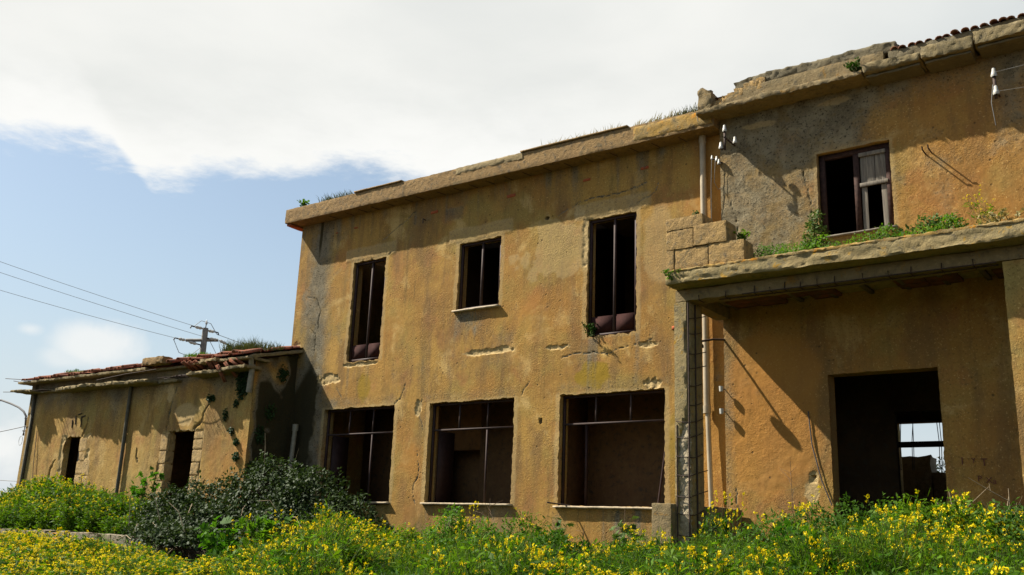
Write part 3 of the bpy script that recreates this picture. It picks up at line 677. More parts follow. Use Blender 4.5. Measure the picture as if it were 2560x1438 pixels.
# roof ledge: front strip, fascia, broken top, tiles
lg = MB()
rough_box(lg, -6.58, -3.85, 13.385, 14.0, 6.862, 6.955, .035, .02, 21, 10, .02, big=.02)
LG = obj('roof_ledge', lg, M_CONC, TALL, smooth=True)
for k, (a, b, z0, z1, y0) in enumerate(((-3.84, -3.02, 6.86, 7.00, 13.38), (-3.0, -2.32, 6.84, 7.03, 13.35), (-2.30, -1.62, 6.88, 7.08, 13.36), (-1.60, -.7, 6.87, 7.08, 13.34))):
    lq = MB(); rough_box(lq, a, b, y0, 13.95, z0, z1, .035, .024, 24 + k, 9, .03, big=.03); obj('ledge_slab', lq, M_CONCB, TALL, smooth=True)
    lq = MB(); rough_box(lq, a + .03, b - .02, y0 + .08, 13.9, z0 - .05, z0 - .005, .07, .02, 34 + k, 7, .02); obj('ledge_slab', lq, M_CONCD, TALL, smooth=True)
le = MB(); le.box(-.7, 4, 13.4, 14, 6.87, 7.05); le.box(-.7, 4, 13.5, 14, 7.06, 7.22); obj('roof_ledge', le, M_CONC, TALL)
fs = MB()
def gnaw(p):
    t = np.clip((p[:, 0] + 6.3) / .5, 0, 1); top = p[:, 2] > 6.98
    p[:, 2] = np.where(top, 6.93 + (p[:, 2] - 6.93) * (.45 + .55 * t), p[:, 2]); return p
rough_box(fs, -6.28, -3.55, 13.50, 13.66, 6.93, 7.215, .05, .014, 41, 8, .02, fn=gnaw); obj('fascia', fs, M_CONC, TALL, smooth=True)
ft = MB(); rough_box(ft, -5.95, -3.35, 13.555, 13.75, 7.20, 7.385, .03, .022, 43, 10, .03, big=.04); obj('broken_fascia_top', ft, M_CONCD, TALL, smooth=True)
ft = MB(); rough_box(ft, -3.5, -.7, 13.53, 13.9, 6.98, 7.20, .04, .022, 45, 9, .03, big=.02); obj('mortar_bed', ft, M_CONCD, TALL, smooth=True)
ck = MB()
def hump(p):
    p[:, 2] += .09 * np.exp(-((p[:, 0] + 6.5) / .09) ** 2) * (p[:, 2] > 7.1); return p
rough_box(ck, -6.58, -6.34, 13.43, 13.72, 6.94, 7.27, .035, .035, 47, 7, .05, fn=hump, big=.03); obj('corner_block', ck, M_CONC, TALL, smooth=True)
rb_ = MB()
for k in range(16):
    x = -6.28 + k * .055; rough_box(rb_, x - .05, x + .05, 13.5, 13.64, 7.0 + .008 * k, 7.09 + .014 * k + rng.uniform(0, .05), .04, .03, 50 + k, 9, .02)
ro_ = obj('rubble', rb_, M_STONE, TALL, smooth=True); ro_['kind'] = 'stuff'
def halftile(L=.4, r=.085, mate=M_TILE):
    mb = MB(); th = np.linspace(0, np.pi, 6); v = []
    for y, rr in ((0, r), (L, r * .82)):
        for q in (rr, rr - .014): v += [(q * math.cos(t), y, q * math.sin(t) * .8) for t in th]
    v = np.array(v); f = []
    for i in range(5): f += [[i, i + 1, 12 + i + 1, 12 + i], [6 + i, 18 + i, 18 + i + 1, 6 + i + 1], [i, 6 + i, 7 + i, i + 1], [12 + i, 13 + i, 19 + i, 18 + i]]
    return mb.add(v, f).mesh('roof_tile', mate)
M_TILED = rocky('dull_brown_tile', (.20, .085, .05), (.15, .075, .045), (.17, .14, .09), .7, fr=2, bs=.4)
tme = halftile(.4, .058, M_TILED)
ts = MB(); ts.add([(-6.4, 13.6, 7.2), (4, 13.6, 7.2), (4, 17, 8.05), (-6.4, 17, 8.05), (-6.4, 20.3, 7.2), (4, 20.3, 7.2)], [[0, 1, 2, 3], [3, 2, 5, 4]])
ts.add([(-6.4, 13.6, 7.2), (-6.4, 17, 8.05), (-6.4, 20.3, 7.2)], [[0, 1, 2]]); ts.add([(4, 13.6, 7.2), (4, 20.3, 7.2), (4, 17, 8.05)], [[0, 1, 2]])
RF = obj('roof', ts, M_TILE, TALL)
for row in range(2):
    for k in range(46):
        x = -6.2 + k * .122
        if x < -3.5 and (row == 0 or rng.random() < .55): continue
        if x > -.5: continue
        o = put('roof_tile', tme, RF, (x + rng.uniform(-.02, .02), 13.52 + row * .3 + rng.uniform(-.04, .03), 7.185 + row * .075 + rng.uniform(-.01, .012)))
        o.rotation_euler = (R_(14 + rng.uniform(-3, 3)), R_(rng.uniform(-5, 5)), R_(rng.uniform(-5, 5)))
# portico
cs = MB()
def chew(p):
    front = np.clip(1 - (p[:, 1] - 12.08) / .12, 0, 1)
    p[:, 1] += front * .026 * fbm(np.stack([p[:, 0] * 5, p[:, 2] * 20, 0 * p[:, 0]], 1), 3, 66)
    low = p[:, 2] < 3.66
    p[:, 2] += np.where(low, front * .034 * fbm(np.stack([p[:, 0] * 4, 0 * p[:, 0], 0 * p[:, 0]], 1), 4, 68), 0); return p
rough_box(cs, -6.46, -.8, 12.08, 13.76, 3.607, 3.80, .03, .007, 61, 10, .015, fn=chew)
CS = obj('canopy_slab', cs, M_SLAB, TALL, smooth=True)
ct = MB(); rough_box(ct, -6.43, -.8, 12.075, 13.77, 3.785, 3.838, .04, .02, 63, 10, .02); obj('lichen_topping', ct, M_LICH, CS, smooth=True)
bm2 = MB(); rough_box(bm2, -6.47, -1.42, 12.40, 12.72, 3.426, 3.60, .06, .012, 71, 8, .012)
BM = obj('beam', bm2, M_CONC, TALL, smooth=True)
bm3 = MB(); rough_box(bm3, -6.46, -6.22, 12.73, 13.78, 3.415, 3.60, .06, .010, 72, 8, .01); obj('beam', bm3, M_CONC, TALL, smooth=True)
rs = MB()
for x in (-6.05, -5.62, -5.2, -4.98, -4.78, -4.58, -4.36, -4.1, -3.72, -3.4, -3.05, -2.72, -2.38):
    x += rng.uniform(-.05, .05); rs.tube([(x, 12.55, 3.405), (x, 12.385, 3.41), (x + rng.uniform(-.01, .01), 12.385, 3.53 - rng.uniform(0, .06))], .008, 4)
rs.tube([(-5.4, 12.383, 3.418), (-4.5, 12.38, 3.414), (-3.2, 12.385, 3.42), (-2.1, 12.383, 3.416)], .010, 5); rs.tube([(-5.8, 12.5, 3.41), (-4, 12.52, 3.40), (-2.1, 12.5, 3.41)], .009, 5)
obj('rebar', rs, M_RUST, BM)
# hollow clay blocks in the ceiling of the portico
hb = MB(); rough_box(hb, -.2, .2, -.12, .12, -.03, .03, .1, .006, 4, 9, .008); hme = hb.mesh('ceiling_block', M_BRICKD)
for r_ in range(4):
    for k in range(10):
        if rng.random() < .42: continue
        o = put('ceiling_block', hme, CS, (-5.85 + k * .415, 12.86 + r_ * .245, 3.578 + rng.uniform(-.005, .012))); o.rotation_euler = (R_(rng.uniform(-3, 3)), R_(rng.uniform(-3, 3)), 0)
jo = MB()
for r_ in range(8): jo.box(-6.1 + r_ * .52, -6.04 + r_ * .52, 12.73, 13.76, 3.555, 3.60)
obj('ceiling_joist', jo, M_CONCD, CS)
pl = MB()
def spall(p):
    fr = np.clip((p[:, 0] + 6.49) / .24, 0, 1); lowz = sstep(-p[:, 2], -2.1, -1.3)
    bite = sstep(fr + .25 * fbm(np.stack([p[:, 2] * 4, 0 * p[:, 2], 0 * p[:, 2]], 1), 3, 77) + .55 * lowz, .78, .9)
    p[:, 1] += np.where(p[:, 1] < 12.6, bite * (.06 + .03 * vnoise(p * 18, 78)), 0); return p
rough_box(pl, -6.49, -6.255, 12.40, 12.86, -1.3, 3.42, .04, .008, 75, 9, .008, fn=spall)
PL = obj('pillar', pl, M_SLAB, TALL, smooth=True); PL['label'] = 'left concrete pillar with bare rebar'
pc = MB()
def curve_(p):
    p[:, 1] += .02 * vnoise(p * 20, 81); return p
rough_box(pc, -6.43, -6.262, 12.425, 12.5, -.3, 1.62, .035, .03, 79, 12, .02, fn=curve_); obj('broken_core', pc, M_PALE, PL, smooth=True)
pr = MB()
pr.tube([(-6.262, 12.41, 3.4), (-6.257, 12.405, 2), (-6.265, 12.40, .5), (-6.25, 12.40, -1.2)], .012, 6); pr.tube([(-6.243, 12.60, 3.4), (-6.246, 12.6, 2), (-6.24, 12.61, .5), (-6.25, 12.6, -1.2)], .012, 6)
pr.tube([(-6.45, 12.40, 1.6), (-6.445, 12.39, .9), (-6.45, 12.4, .3), (-6.44, 12.4, -.8)], .010, 6)
z = 3.15
while z > -1:
    k = rng.uniform(-.02, .02); bow = .07 if rng.random() < .25 else 0
    p = [(-6.26, 12.40, z), (-6.238, 12.5, z + .02 + k), (-6.238, 12.64, z + .05 + k), (-6.24 + bow, 12.80, z + .10 + k)]
    if z < 1.7: p = [(-6.455, 12.385, z + .02), (-6.35, 12.385, z + .005)] + p
    pr.tube(p, .007, 5); z -= rng.uniform(.21, .30)
obj('rebar', pr, M_RUST, PL)
p2 = MB(); rough_box(p2, -2.04, -1.42, 12.40, 12.9, -1.3, 3.425, .06, .008, 83, 7, .01); obj('pillar', p2, M_STUC3, TALL, smooth=True)
# sandstone blocks of the broken parapet on the canopy: each its own piece
def block(x0, x1, y0, y1, z0, z1, seed, parent, m_=M_STONE, nm='stone_block', **kw):
    b_ = MB(); rough_box(b_, x0, x1, y0, y1, z0, z1, .03, .008, seed, 11, .012, **kw); return obj(nm, b_, m_, parent, smooth=True)
for k, a in enumerate(((-6.455, -6.335, 3.838, 4.135), (-6.325, -5.79, 3.838, 4.135), (-5.775, -5.235, 3.838, 4.145), (-6.455, -6.02, 4.145, 4.435), (-6.005, -5.49, 4.155, 4.465), (-6.46, -5.86, 4.445, 4.63))):
    block(a[0] - .003, a[1] + .003, 12.10 + rng.uniform(-.012, .012), 12.44, a[2] - .003, a[3] + .003, 300 + k, TALL)
mo = MB(); mo.box(-6.44, -5.26, 12.125, 12.42, 3.83, 4.13); mo.box(-6.44, -5.51, 12.125, 12.42, 4.13, 4.45); obj('mortar', mo, M_CORN, TALL)
block(-6.785, -6.475, 12.25, 12.72, -.1, .487, 320, TALL, M_CONC, 'plinth_block'); block(-6.78, -6.48, 12.26, 12.7, -.25, -.115, 321, TALL, M_STONE, 'plinth_block'); block(-6.76, -6.47, 12.28, 12.7, -1.3, -.27, 322, TALL, M_STONE, 'plinth_block')
block(-6.47, -6.08, 12.87, 13.77, -1.3, .47, 323, TALL, M_CONC, 'low_side_wall', big=.03)
# grey base stones exposed right of the doorway
for k, a in enumerate(((-2.35, -1.92, .28, .52), (-1.90, -1.1, .30, .62), (-2.42, -1.75, .0, .26), (-1.73, -1.0, .0, .27))): block(a[0], a[1], YR - .012, YR + .1, a[2], a[3], 340 + k, TALL, M_WALLST, 'base_stone')
for (x, z) in ((-3.13, 5.55), (-3.05, 5.56)):
    h_ = MB(); h_.tube([(x, YR + .02, z), (x + .005, YR - .20, z + .0), (x + .005, YR - .22, z + .05)], .011, 5); obj('iron_hook', h_, M_RUST, TALL)
# faded red lettering beside the doorway
def letter(txt, x, z, size, m_, parent, y=YR - .016):
    cu_ = bpy.data.curves.new('letter', 'FONT'); cu_.body = txt; cu_.size = size; cu_.extrude = .0015
    o = bpy.data.objects.new('tmp', cu_); COL.objects.link(o); dg = bpy.context.evaluated_depsgraph_get(); me = bpy.data.meshes.new_from_object(o.evaluated_get(dg)); bpy.data.objects.remove(o)
    me.materials.clear(); me.materials.append(m_)
    q = put('painted_letter', me, parent, (x, y, z)); q.rotation_euler = (R_(90), 0, 0); return q
for t_, x, z, s_ in (('I', -2.985, 1.10, .14), ('Y', -2.86, 1.12, .10), ('T', -2.745, 1.08, .14), ('P', -2.80, .88, .11), ('X', -2.70, .86, .11), ('a', -2.62, .85, .11)): letter(t_, x, z, s_, M_PAINT, TALL)

# ------------------------------------------------------------------ single-storey annex on the left
ANX = thing('annex_building', 'single-storey annex on the left with two open doorways and a broken red tiled roof', 'building', (-21.7, 15, -.5))
YA = 12.85; D1 = (-24.42, -23.62, -.6, 1.985, 1.2); D2 = (-19.80, -18.77, -.6, 1.985, 1.6)
ann_cracks = [[(-18.8, 2.0), (-18.55, 2.15), (-18.5, 2.4), (-18.35, 2.55)], [(-23.6, 2.0), (-23.45, 2.2), (-23.4, 2.45)], [(-24.75, 1.4), (-24.9, 1.2), (-24.95, .9)], [(-20.0, 1.9), (-20.05, 1.2), (-20.1, .6)], [(-19.9, 2.0), (-19.85, 2.5), (-19.7, 3.0)], [(-21.0, 1.6), (-20.95, 1.3)]]
def ann_wear_light(x, z):
    W_ = np.zeros((len(x), 4)); n = n2d(x, z, 1.0, 4, 240); n_ = n2d(x, z, 3, 4, 244)
    W_[:, 0] = .75 * sstep(z + .25 * n, 2.4, 3.3) * (1 - .7 * ell(x, z, -18.9, 2.7, .7, .5, 245)) + .25 * sstep(n_, .1, .5)
    W_[:, 0] += .5 * np.exp(-((x + 22.2) / .3) ** 2) * sstep(z, 1.6, 2.6) + .5 * np.exp(-((x + 26.3) / .15) ** 2)
    W_[:, 1] = .5 * ell(x, z, -17.5, .8, 1.0, 1.3, 250, .4) + .35 * sstep(n2d(x, z, .6, 3, 251), .1, .5)
    W_[:, 2] = .9 * rect(x, z, -20.02, -18.42, -.6, 2.0, 253, .05) + .75 * rect(x, z, -24.6, -23.1, -.6, 2.05, 254, .06) * sstep(n_, -.35, .1) + .55 * ell(x, z, -19.2, 2.35, .5, .28, 255) + .6 * ell(x, z, -19.9, 2.9, .15, .25, 256)
    for k, c in enumerate(ann_cracks): W_[:, 0] += 1.5 * crack(x, z, c, .012, 260 + k)  # dark colour along the cracks stands in for groove shade
    return np.clip(W_, 0, 1.3)
def ann_disp(x, z, we):
    d = .012 * n2d(x, z, 1.3, 4, 270) + .007 * n2d(x, z, 8, 3, 274) + np.clip(we[:, 2] - .5, 0, .5) * (.09 + .03 * n2d(x, z, 14, 3, 277))
    for k, c in enumerate(ann_cracks): d += .04 * crack(x, z, c, .016, 260 + k)
    return d
wall_grid('wall', -26.6, -16.85, -.6, 3.52, YA, [D1, D2], .026, ann_wear_light, ann_disp, M_STUC3, ANX, .17, jit=.03)
# right-hand return wall, facing the tall bush
def side_dirt_shade(x, z):
    W_ = np.zeros((len(x), 4)); W_[:, 0] = 1.4 * sstep(n2d(x, z, 1.2, 4, 280) + .5, 0, .45) * sstep(x + .3 * n2d(x, z, 2, 3, 285), 12.86, 13.12); W_[:, 1] = .5 * sstep(-n2d(x, z, 1.5, 3, 281), .1, .4); return np.clip(W_, 0, 1.3)  # dirt, plus the shade of this wall painted in near-black
ys, zs_ = np.linspace(12.85, 14.02, 30), np.linspace(-.7, 3.75, 110); YY, ZZ = np.meshgrid(ys, zs_); yf, zf_ = YY.ravel(), ZZ.ravel()
zt_ = np.minimum(zf_, 3.36 + .25 * (yf - 12.85) + .1)
xx_ = -16.85 + .012 * n2d(yf, zf_, 3, 4, 283); xx_ = np.where(yf < 12.86, -16.85, xx_); i_, j_ = np.meshgrid(np.arange(29), np.arange(109)); q0 = (j_ * 30 + i_).ravel()
obj('side_wall', MB().add(np.stack([xx_, yf, zt_], 1), np.stack([q0, q0 + 1, q0 + 31, q0 + 30], 1)), M_STUC3, ANX, smooth=True, wear_light=side_dirt_shade(yf, zf_))
aw = MB(); aw.add([(-26.6, 12.85, -.6), (-26.6, 18, -.6), (-26.6, 18, 3.5), (-26.6, 12.85, 3.5)], [[0, 3, 2, 1]]); aw.add([(-26.6, 18, -.6), (-17.13, 18, -.6), (-17.13, 18, 3.5), (-26.6, 18, 3.5)], [[0, 3, 2, 1]])
obj('side_wall', aw, M_STUC3, ANX)
ai = MB(); ai.box(-26.5, -17.2, 13.2, 17.9, -.62, -.45); ai.box(-26.5, -17.2, 15.6, 15.7, -.44, 3.3); ai.box(-26.5, -16.9, 13.0, 17.9, 3.33, 3.45); ai.box(-22.0, -21.85, 13.2, 15.59, -.44, 3.3)
obj('interior', ai, M_INT, ANX)
dj = MB(); dj.box(-24.10, -24.06, YA + .25, YA + .34, -.45, 1.95); obj('door_post', dj, M_GWOOD, ANX)
# stone jambs of the two doorways
for x0, x1, zz in ((-18.775, -18.46, (0.02, .27, .44, .72, .98, 1.27, 1.55, 1.78, 1.96)), (-20.03, -19.79, (.05, .42, .86, 1.25, 1.55, 1.95)), (-23.63, -23.31, (.0, .45, .78, 1.03, 1.36, 1.6, 1.95)), (-23.30, -23.02, (.5, 1.0, 1.4)), (-18.46, -18.2, (.02, .25))):
    for k in range(len(zz) - 1):
        e = rng.uniform(-.05, .05); block(x0 + (e if x0 < -19 else 0), x1 + (e if x0 > -19 else 0), YA - .004, YA + .22, zz[k] + .012, zz[k + 1] - .012, 400 + k + int(-x0 * 10), ANX, M_QUOIN)
# broken concrete ledges
l1 = MB()
def ragged(p):
    fr = np.clip(1 - (p[:, 1] - 12.36) / .2, 0, 1); p[:, 1] += fr * .22 * (fbm(np.stack([p[:, 0] * 2.2, 0 * p[:, 0], 0 * p[:, 0]], 1), 5, 91, .65) + .1); p[:, 2] += .035 * fbm(np.stack([p[:, 0] * 1.1, 0 * p[:, 0], 0 * p[:, 0]], 1), 4, 93); return p
def notch(p):
    p = ragged(p); return p
for q, (a, b_, y0, z0, z1, sh_) in enumerate(((-26.85, -25.85, 12.40, 3.235, 3.30, -.022), (-25.83, -24.55, 12.70, 3.21, 3.28, -.02), (-24.5, -22.6, 12.40, 3.18, 3.26, -.02), (-22.58, -20.35, 12.42, 3.145, 3.225, -.018), (-20.3, -19.5, 12.72, 3.12, 3.19, 0))):
    l1 = MB(); rough_box(l1, a, b_, y0, 12.95, z0, z1, .04, .032, 90 + q, 9, .02, shear=sh_, fn=ragged if y0 < 12.6 else None); obj('broken_ledge', l1, M_CONCB, ANX, smooth=True)
l2 = MB(); rough_box(l2, -18.72, -16.72, 12.40, 12.95, 3.16, 3.235, .04, .032, 92, 9, .02, shear=.03, fn=ragged); obj('broken_ledge', l2, M_CONCB, ANX, smooth=True)
for q, (a, b_, y0) in enumerate(((-26.75, -23.9, 12.50), (-23.88, -20.5, 12.49), (-20.48, -18.7, 12.70), (-18.68, -16.68, 12.50))):
    l3 = MB(); rough_box(l3, a, b_, y0, 13.1, 3.475 - .007 * (a + 26.75), 3.535 - .007 * (a + 26.75), .04, .020, 193 + q, 8, .015, shear=-.007); obj('eave_slab', l3, M_CONCB, ANX, smooth=True)
l4 = MB()
def rise(p):
    p[:, 2] += .25 * (p[:, 1] - 12.5); return p
rough_box(l4, -16.9, -16.66, 12.6, 14.05, 3.40, 3.48, .06, .02, 95, 7, .015, fn=rise); obj('eave_slab', l4, M_CONCB, ANX, smooth=True)
rbx = MB()
for k in range(8):
    x = -19.65 + k * .13; rbx.tube([(x, 12.9, 3.22), (x + rng.uniform(-.1, .1), 12.6, 3.2 + rng.uniform(-.02, .03)), (x + rng.uniform(-.15, .15), 12.38, 3.17 + rng.uniform(-.05, .03))], .008, 4)
rbx.tube([(-19.7, 12.5, 3.15), (-19.2, 12.47, 3.19), (-18.6, 12.5, 3.2)], .008, 4); rbx.tube([(-22.5, 12.42, 3.3), (-21.2, 12.40, 3.36), (-20, 12.45, 3.4)], .007, 4)
for k in range(4): rbx.tube([(-25.6 + k * .12, 12.9, 3.25), (-25.62 + k * .13, 12.42, 3.22)], .010, 4)
for a, b, z_, z2 in ((-26.6, -27.5, 3.60, 3.68), (-26.6, -27.0, 3.52, 3.58), (-26.9, -27.5, 3.27, 3.30)): rbx.tube([(a, 12.55, z_), (b, 12.5, z2)], .009, 4)
obj('exposed_rebar', rbx, M_RUST, ANX)
# roof: sheet plus individual tiles at the eave
ar = MB(); ar.add([(-26.7, 12.55, 3.56), (-16.7, 12.55, 3.53), (-16.7, 14.0, 3.9), (-17.13, 14.0, 3.9), (-17.13, 15.6, 4.28), (-26.7, 15.6, 4.3), (-26.7, 18.2, 3.5), (-17.13, 18.2, 3.5)], [[0, 1, 2, 5]]); ar.add([(-26.7, 15.6, 4.3), (-16.7, 14.0, 3.9), (-17.13, 14.0, 3.9), (-17.13, 15.6, 4.28)], [[0, 1, 2, 3]]); ar.add([(-26.7, 15.6, 4.3), (-17.13, 15.6, 4.28), (-17.13, 18.2, 3.5), (-26.7, 18.2, 3.5)], [[0, 1, 2, 3]])
AR = obj('roof', ar, M_TILE, ANX)
t2 = halftile(.42, .075)
for row in range(5):
    for k in range(48):
        x = -26.55 + k * .205
        if row == 0 and (-21.3 < x < -19.9 or rng.random() < .1): continue
        if rng.random() < .06: continue
        o = put('roof_tile', t2, AR, (x + rng.uniform(-.03, .03), 12.50 + row * .33 + rng.uniform(-.06, .06), 3.53 + row * .083 + rng.uniform(-.012, .03)))
        o.rotation_euler = (R_(14 + rng.uniform(-5, 5)), R_(rng.uniform(-9, 9)), R_(rng.uniform(-9, 9)))
for k, (x, y, z, rx, rz) in enumerate(((-17.95, 12.43, 3.40, -35, 20), (-17.8, 12.45, 3.42, -40, 8), (-17.62, 12.40, 3.30, -55, -12), (-17.45, 12.46, 3.36, -45, -25), (-17.28, 12.46, 3.40, -30, -35), (-17.12, 12.5, 3.42, -28, -30), (-18.9, 12.42, 3.46, -20, 10), (-18.7, 12.43, 3.45, -22, 4), (-18.5, 12.43, 3.45, -24, 0))):
    o = put('roof_tile', t2, AR, (x, y, z)); o.rotation_euler = (R_(rx), 0, R_(rz)); o['label'] = 'slipped bright red tile'
cl_ = MB(); rough_box(cl_, -20.6, -19.75, 12.42, 12.7, 3.53, 3.70, .06, .03, 97, 8, .03); obj('mortar_lump', cl_, M_CORN, ANX, smooth=True)
cl_ = MB(); rough_box(cl_, -18.3, -17.7, 12.42, 12.8, 3.42, 3.50, .06, .03, 98, 8, .02); obj('mortar_lump', cl_, M_CONC, ANX, smooth=True)
pp = MB(); pp.box(-26.32, -26.245, YA - .07, YA - .005, -.6, 3.24); obj('downpipe', pp, M_PIPED, ANX)
pp = MB(); pp.tube([(-21.53, YA - .06, 3.2), (-21.52, YA - .06, 1.5), (-21.53, YA - .06, -.6)], .042, 10); obj('downpipe', pp, M_PIPED, ANX, smooth=True)
pp = MB(); pp.tube([(-16.72, 12.62, 3.46), (-16.80, 12.70, 3.3), (-16.80, 12.74, 3.2)], .055, 10); pp.tube([(-16.80, 12.74, 3.32), (-16.86, 12.76, 2.72)], .062, 10); obj('downpipe', pp, M_PIPEG, ANX, smooth=True)
gr_ = MB()
for a in (((-24.02, 2.53), (-23.98, 2.30)), ((-23.72, 2.50), (-23.70, 2.22)), ((-23.90, 2.55), (-23.74, 2.58)), ((-23.70, 2.48), (-23.55, 2.51)), ((-24.15, 2.42), (-24.13, 2.22))):
    gr_.tube([(a[0][0], YA - .012, a[0][1]), (a[1][0], YA - .012, a[1][1])], .014, 4)
obj('painted_mark', gr_, M_BLACKP, ANX)

# ------------------------------------------------------------------ low stone retaining wall on the left
LW = thing('low_stone_wall', 'low dry stone wall of grey blocks behind yellow flowers at lower left', 'wall', (-19, 10.25, -1.1))
x = -26.0; k = 0
while x < -15.9:
    wd = rng.uniform(.28, .5); z0, zt = -1.25, -.31 + rng.uniform(-.04, .03)
    zm = -.75 + rng.uniform(-.05, .05)
    for a, b in ((zm + .01, zt), (z0, zm - .01)):
        s_ = MB(); rough_box(s_, x, x + wd - .02, 10.08 + rng.uniform(-.03, .03), 10.34, a, b, .11, .03, 500 + k, 5, .035); obj('stone', s_, M_WALLST, LW, smooth=True); k += 1
    x += wd

# ------------------------------------------------------------------ poles, lamp brackets, insulators, wires
def insulator(parent, x, y, z, s=1.0, nm='insulator'):
    b_ = MB(); h = .105 * s; prof = [(0, .028), (.02, .034), (.03, .030), (.035, .030), (.04, .026), (.055, .026), (.06, .022), (.095, .019), (.105, .010)]
    th = np.arange(10) * 2 * np.pi / 10
    v = np.array([(x + r * s * math.cos(t), y + r * s * math.sin(t), z + q * s) for q, r in prof for t in th]); f = []
    for i in range(len(prof) - 1):
        for j in range(10): f.append([i * 10 + j, i * 10 + (j + 1) % 10, (i + 1) * 10 + (j + 1) % 10, (i + 1) * 10 + j])
    b_.add(v, f); return obj(nm, b_, M_WHITE, parent, smooth=True)
IB = thing('insulator_bracket', 'iron wall bracket with three white insulators under the left end of the roof ledge', 'insulators', (-6.05, YR, 6.3), 'insulator brackets on the upper wall')
a_ = MB(); a_.tube([(-6.08, YR + .02, 6.36), (-6.08, 13.40, 6.36)], .016, 6); a_.box(-6.095, -6.065, 13.40, 13.42, 6.14, 6.46); a_.tube([(-6.14, 13.4, 6.16), (-6.08, 13.41, 6.17)], .012, 5); a_.tube([(-6.08, 13.55, 6.36), (-5.97, 13.55, 6.28)], .012, 5); obj('arm', a_, M_RUST, IB)
for x_, y_, z_ in ((-6.08, 13.41, 6.46), (-6.145, 13.40, 6.17), (-5.965, 13.55, 6.28)): insulator(IB, x_, y_, z_, 1.15)
IB2 = thing('insulator_bracket', 'dark bracket with two stacked white insulators near the right edge under the roof', 'insulators', (-2.12, YR, 6.3), 'insulator brackets on the upper wall')
a_ = MB(); a_.tube([(-2.1, YR + .02, 6.2), (-2.1, 13.50, 6.26)], .016, 6); a_.box(-2.12, -2.08, 13.5, 13.52, 6.05, 6.40); obj('arm', a_, M_RUST, IB2)
insulator(IB2, -2.1, 13.51, 6.38, 1.3); insulator(IB2, -2.09, 13.49, 6.10, 1.3)
IB3 = thing('corner_insulators', 'cluster of small white porcelain insulators at the corner beside the drainpipe', 'insulators', (-6.33, YR, 6.1))
a_ = MB(); a_.tube([(-6.30, YR, 6.10), (-6.48, 13.74, 6.20)], .012, 5); obj('arm', a_, M_RUST, IB3)
insulator(IB3, -6.38, 13.74, 6.12, .9); insulator(IB3, -6.34, 13.74, 6.06, .9); insulator(IB3, -6.46, 13.73, 6.17, .7)
def wire(nm, pts, r, label, group=None, m_=M_CABLE):
    b_ = MB(); b_.tube(pts, r, 4, cap=False); return tag(obj(nm, b_, m_), label, 'wire', group)
def sag(a, b, s, n=14):
    a, b = np.array(a, float), np.array(b, float); t = np.linspace(0, 1, n)[:, None]; p = a + (b - a) * t; p[:, 2] -= (4 * s * t * (1 - t))[:, 0]; return p
wire('hanging_wire', [(-6.46, 13.72, 6.2), (-6.48, 13.72, 5.7), (-6.50, 13.75, 5.0), (-6.5, 13.8, 4.4)], .005, 'thin wire hanging straight down from the corner insulators', None, M_CABLEL)
wire('hanging_wire', [(-6.40, 13.72, 6.15), (-6.42, 13.72, 5.75), (-6.36, 13.74, 5.62), (-6.33, 13.78, 5.66)], .005, 'short curled wire dangling beside the drainpipe top', None, M_CABLEL)
wire('hanging_wire', [(-2.12, 13.49, 6.26), (-2.16, 13.49, 6.0), (-2.15, 13.6, 5.7)], .006, 'short wire hanging down from the bracket near the right edge', None, M_CABLEL)
wire('slack_wire', sag((-2.09, 13.45, 6.42), (1.6, 12.6, 6.5), .12), .0025, 'upper thin wire running right from the bracket by the roof', None, M_CABLEL)
wire('slack_wire', sag((-2.08, 13.45, 6.13), (1.6, 12.6, 5.9), .12), .0025, 'lower thin wire running right from the bracket by the roof', None, M_CABLEL)
wire('slack_wire', sag((-6.6, 13.42, 7.12), (-6.57, 13.44, 6.78), -.02), .006, 'stiff wire hooked over the broken corner of the roof ledge', None, M_CABLEL)
WL = thing('wall_lamp', 'lamp arm reaching out from the wall corner behind the left pillar', 'lamp', (-6.34, YR, 3.15))
a_ = MB(); a_.tube([(-6.335, YR + .01, 3.10), (-6.44, 13.58, 3.07), (-6.54, 13.36, 3.01)], .017, 7); obj('arm', a_, M_RUST, WL)
hd = MB(); th = np.arange(12) * np.pi / 6; v = np.array([(-6.56 + r * math.cos(t), 13.33 + r * math.sin(t), q) for q, r in ((3.02, .02), (2.99, .05), (2.95, .085), (2.91, .09)) for t in th]); hd.add(v, [[i * 12 + j, i * 12 + (j + 1) % 12, (i + 1) * 12 + (j + 1) % 12, (i + 1) * 12 + j] for i in range(3) for j in range(12)]); obj('lamp_shade', hd, M_METAL, WL)
for z_, lb in ((2.30, 'upper white porcelain knob on the wall corner behind the pillar'), (1.95, 'lower white porcelain knob on the wall corner behind the pillar')):
    t_ = thing('porcelain_knob', lb, 'insulator', (-6.36, YR - .05, z_), 'porcelain knobs on the wall corner'); kb = MB(); kb.tube([(-6.355, YR - .10, z_ - .04), (-6.355, YR - .10, z_ + .04)], [.03, .036], 10); obj('knob', kb, M_WHITE, t_, smooth=True)
    kb = MB(); kb.tube([(-6.355, YR - .10, z_), (-6.33, YR + .02, z_)], .008, 5); obj('pin', kb, M_RUST, t_)
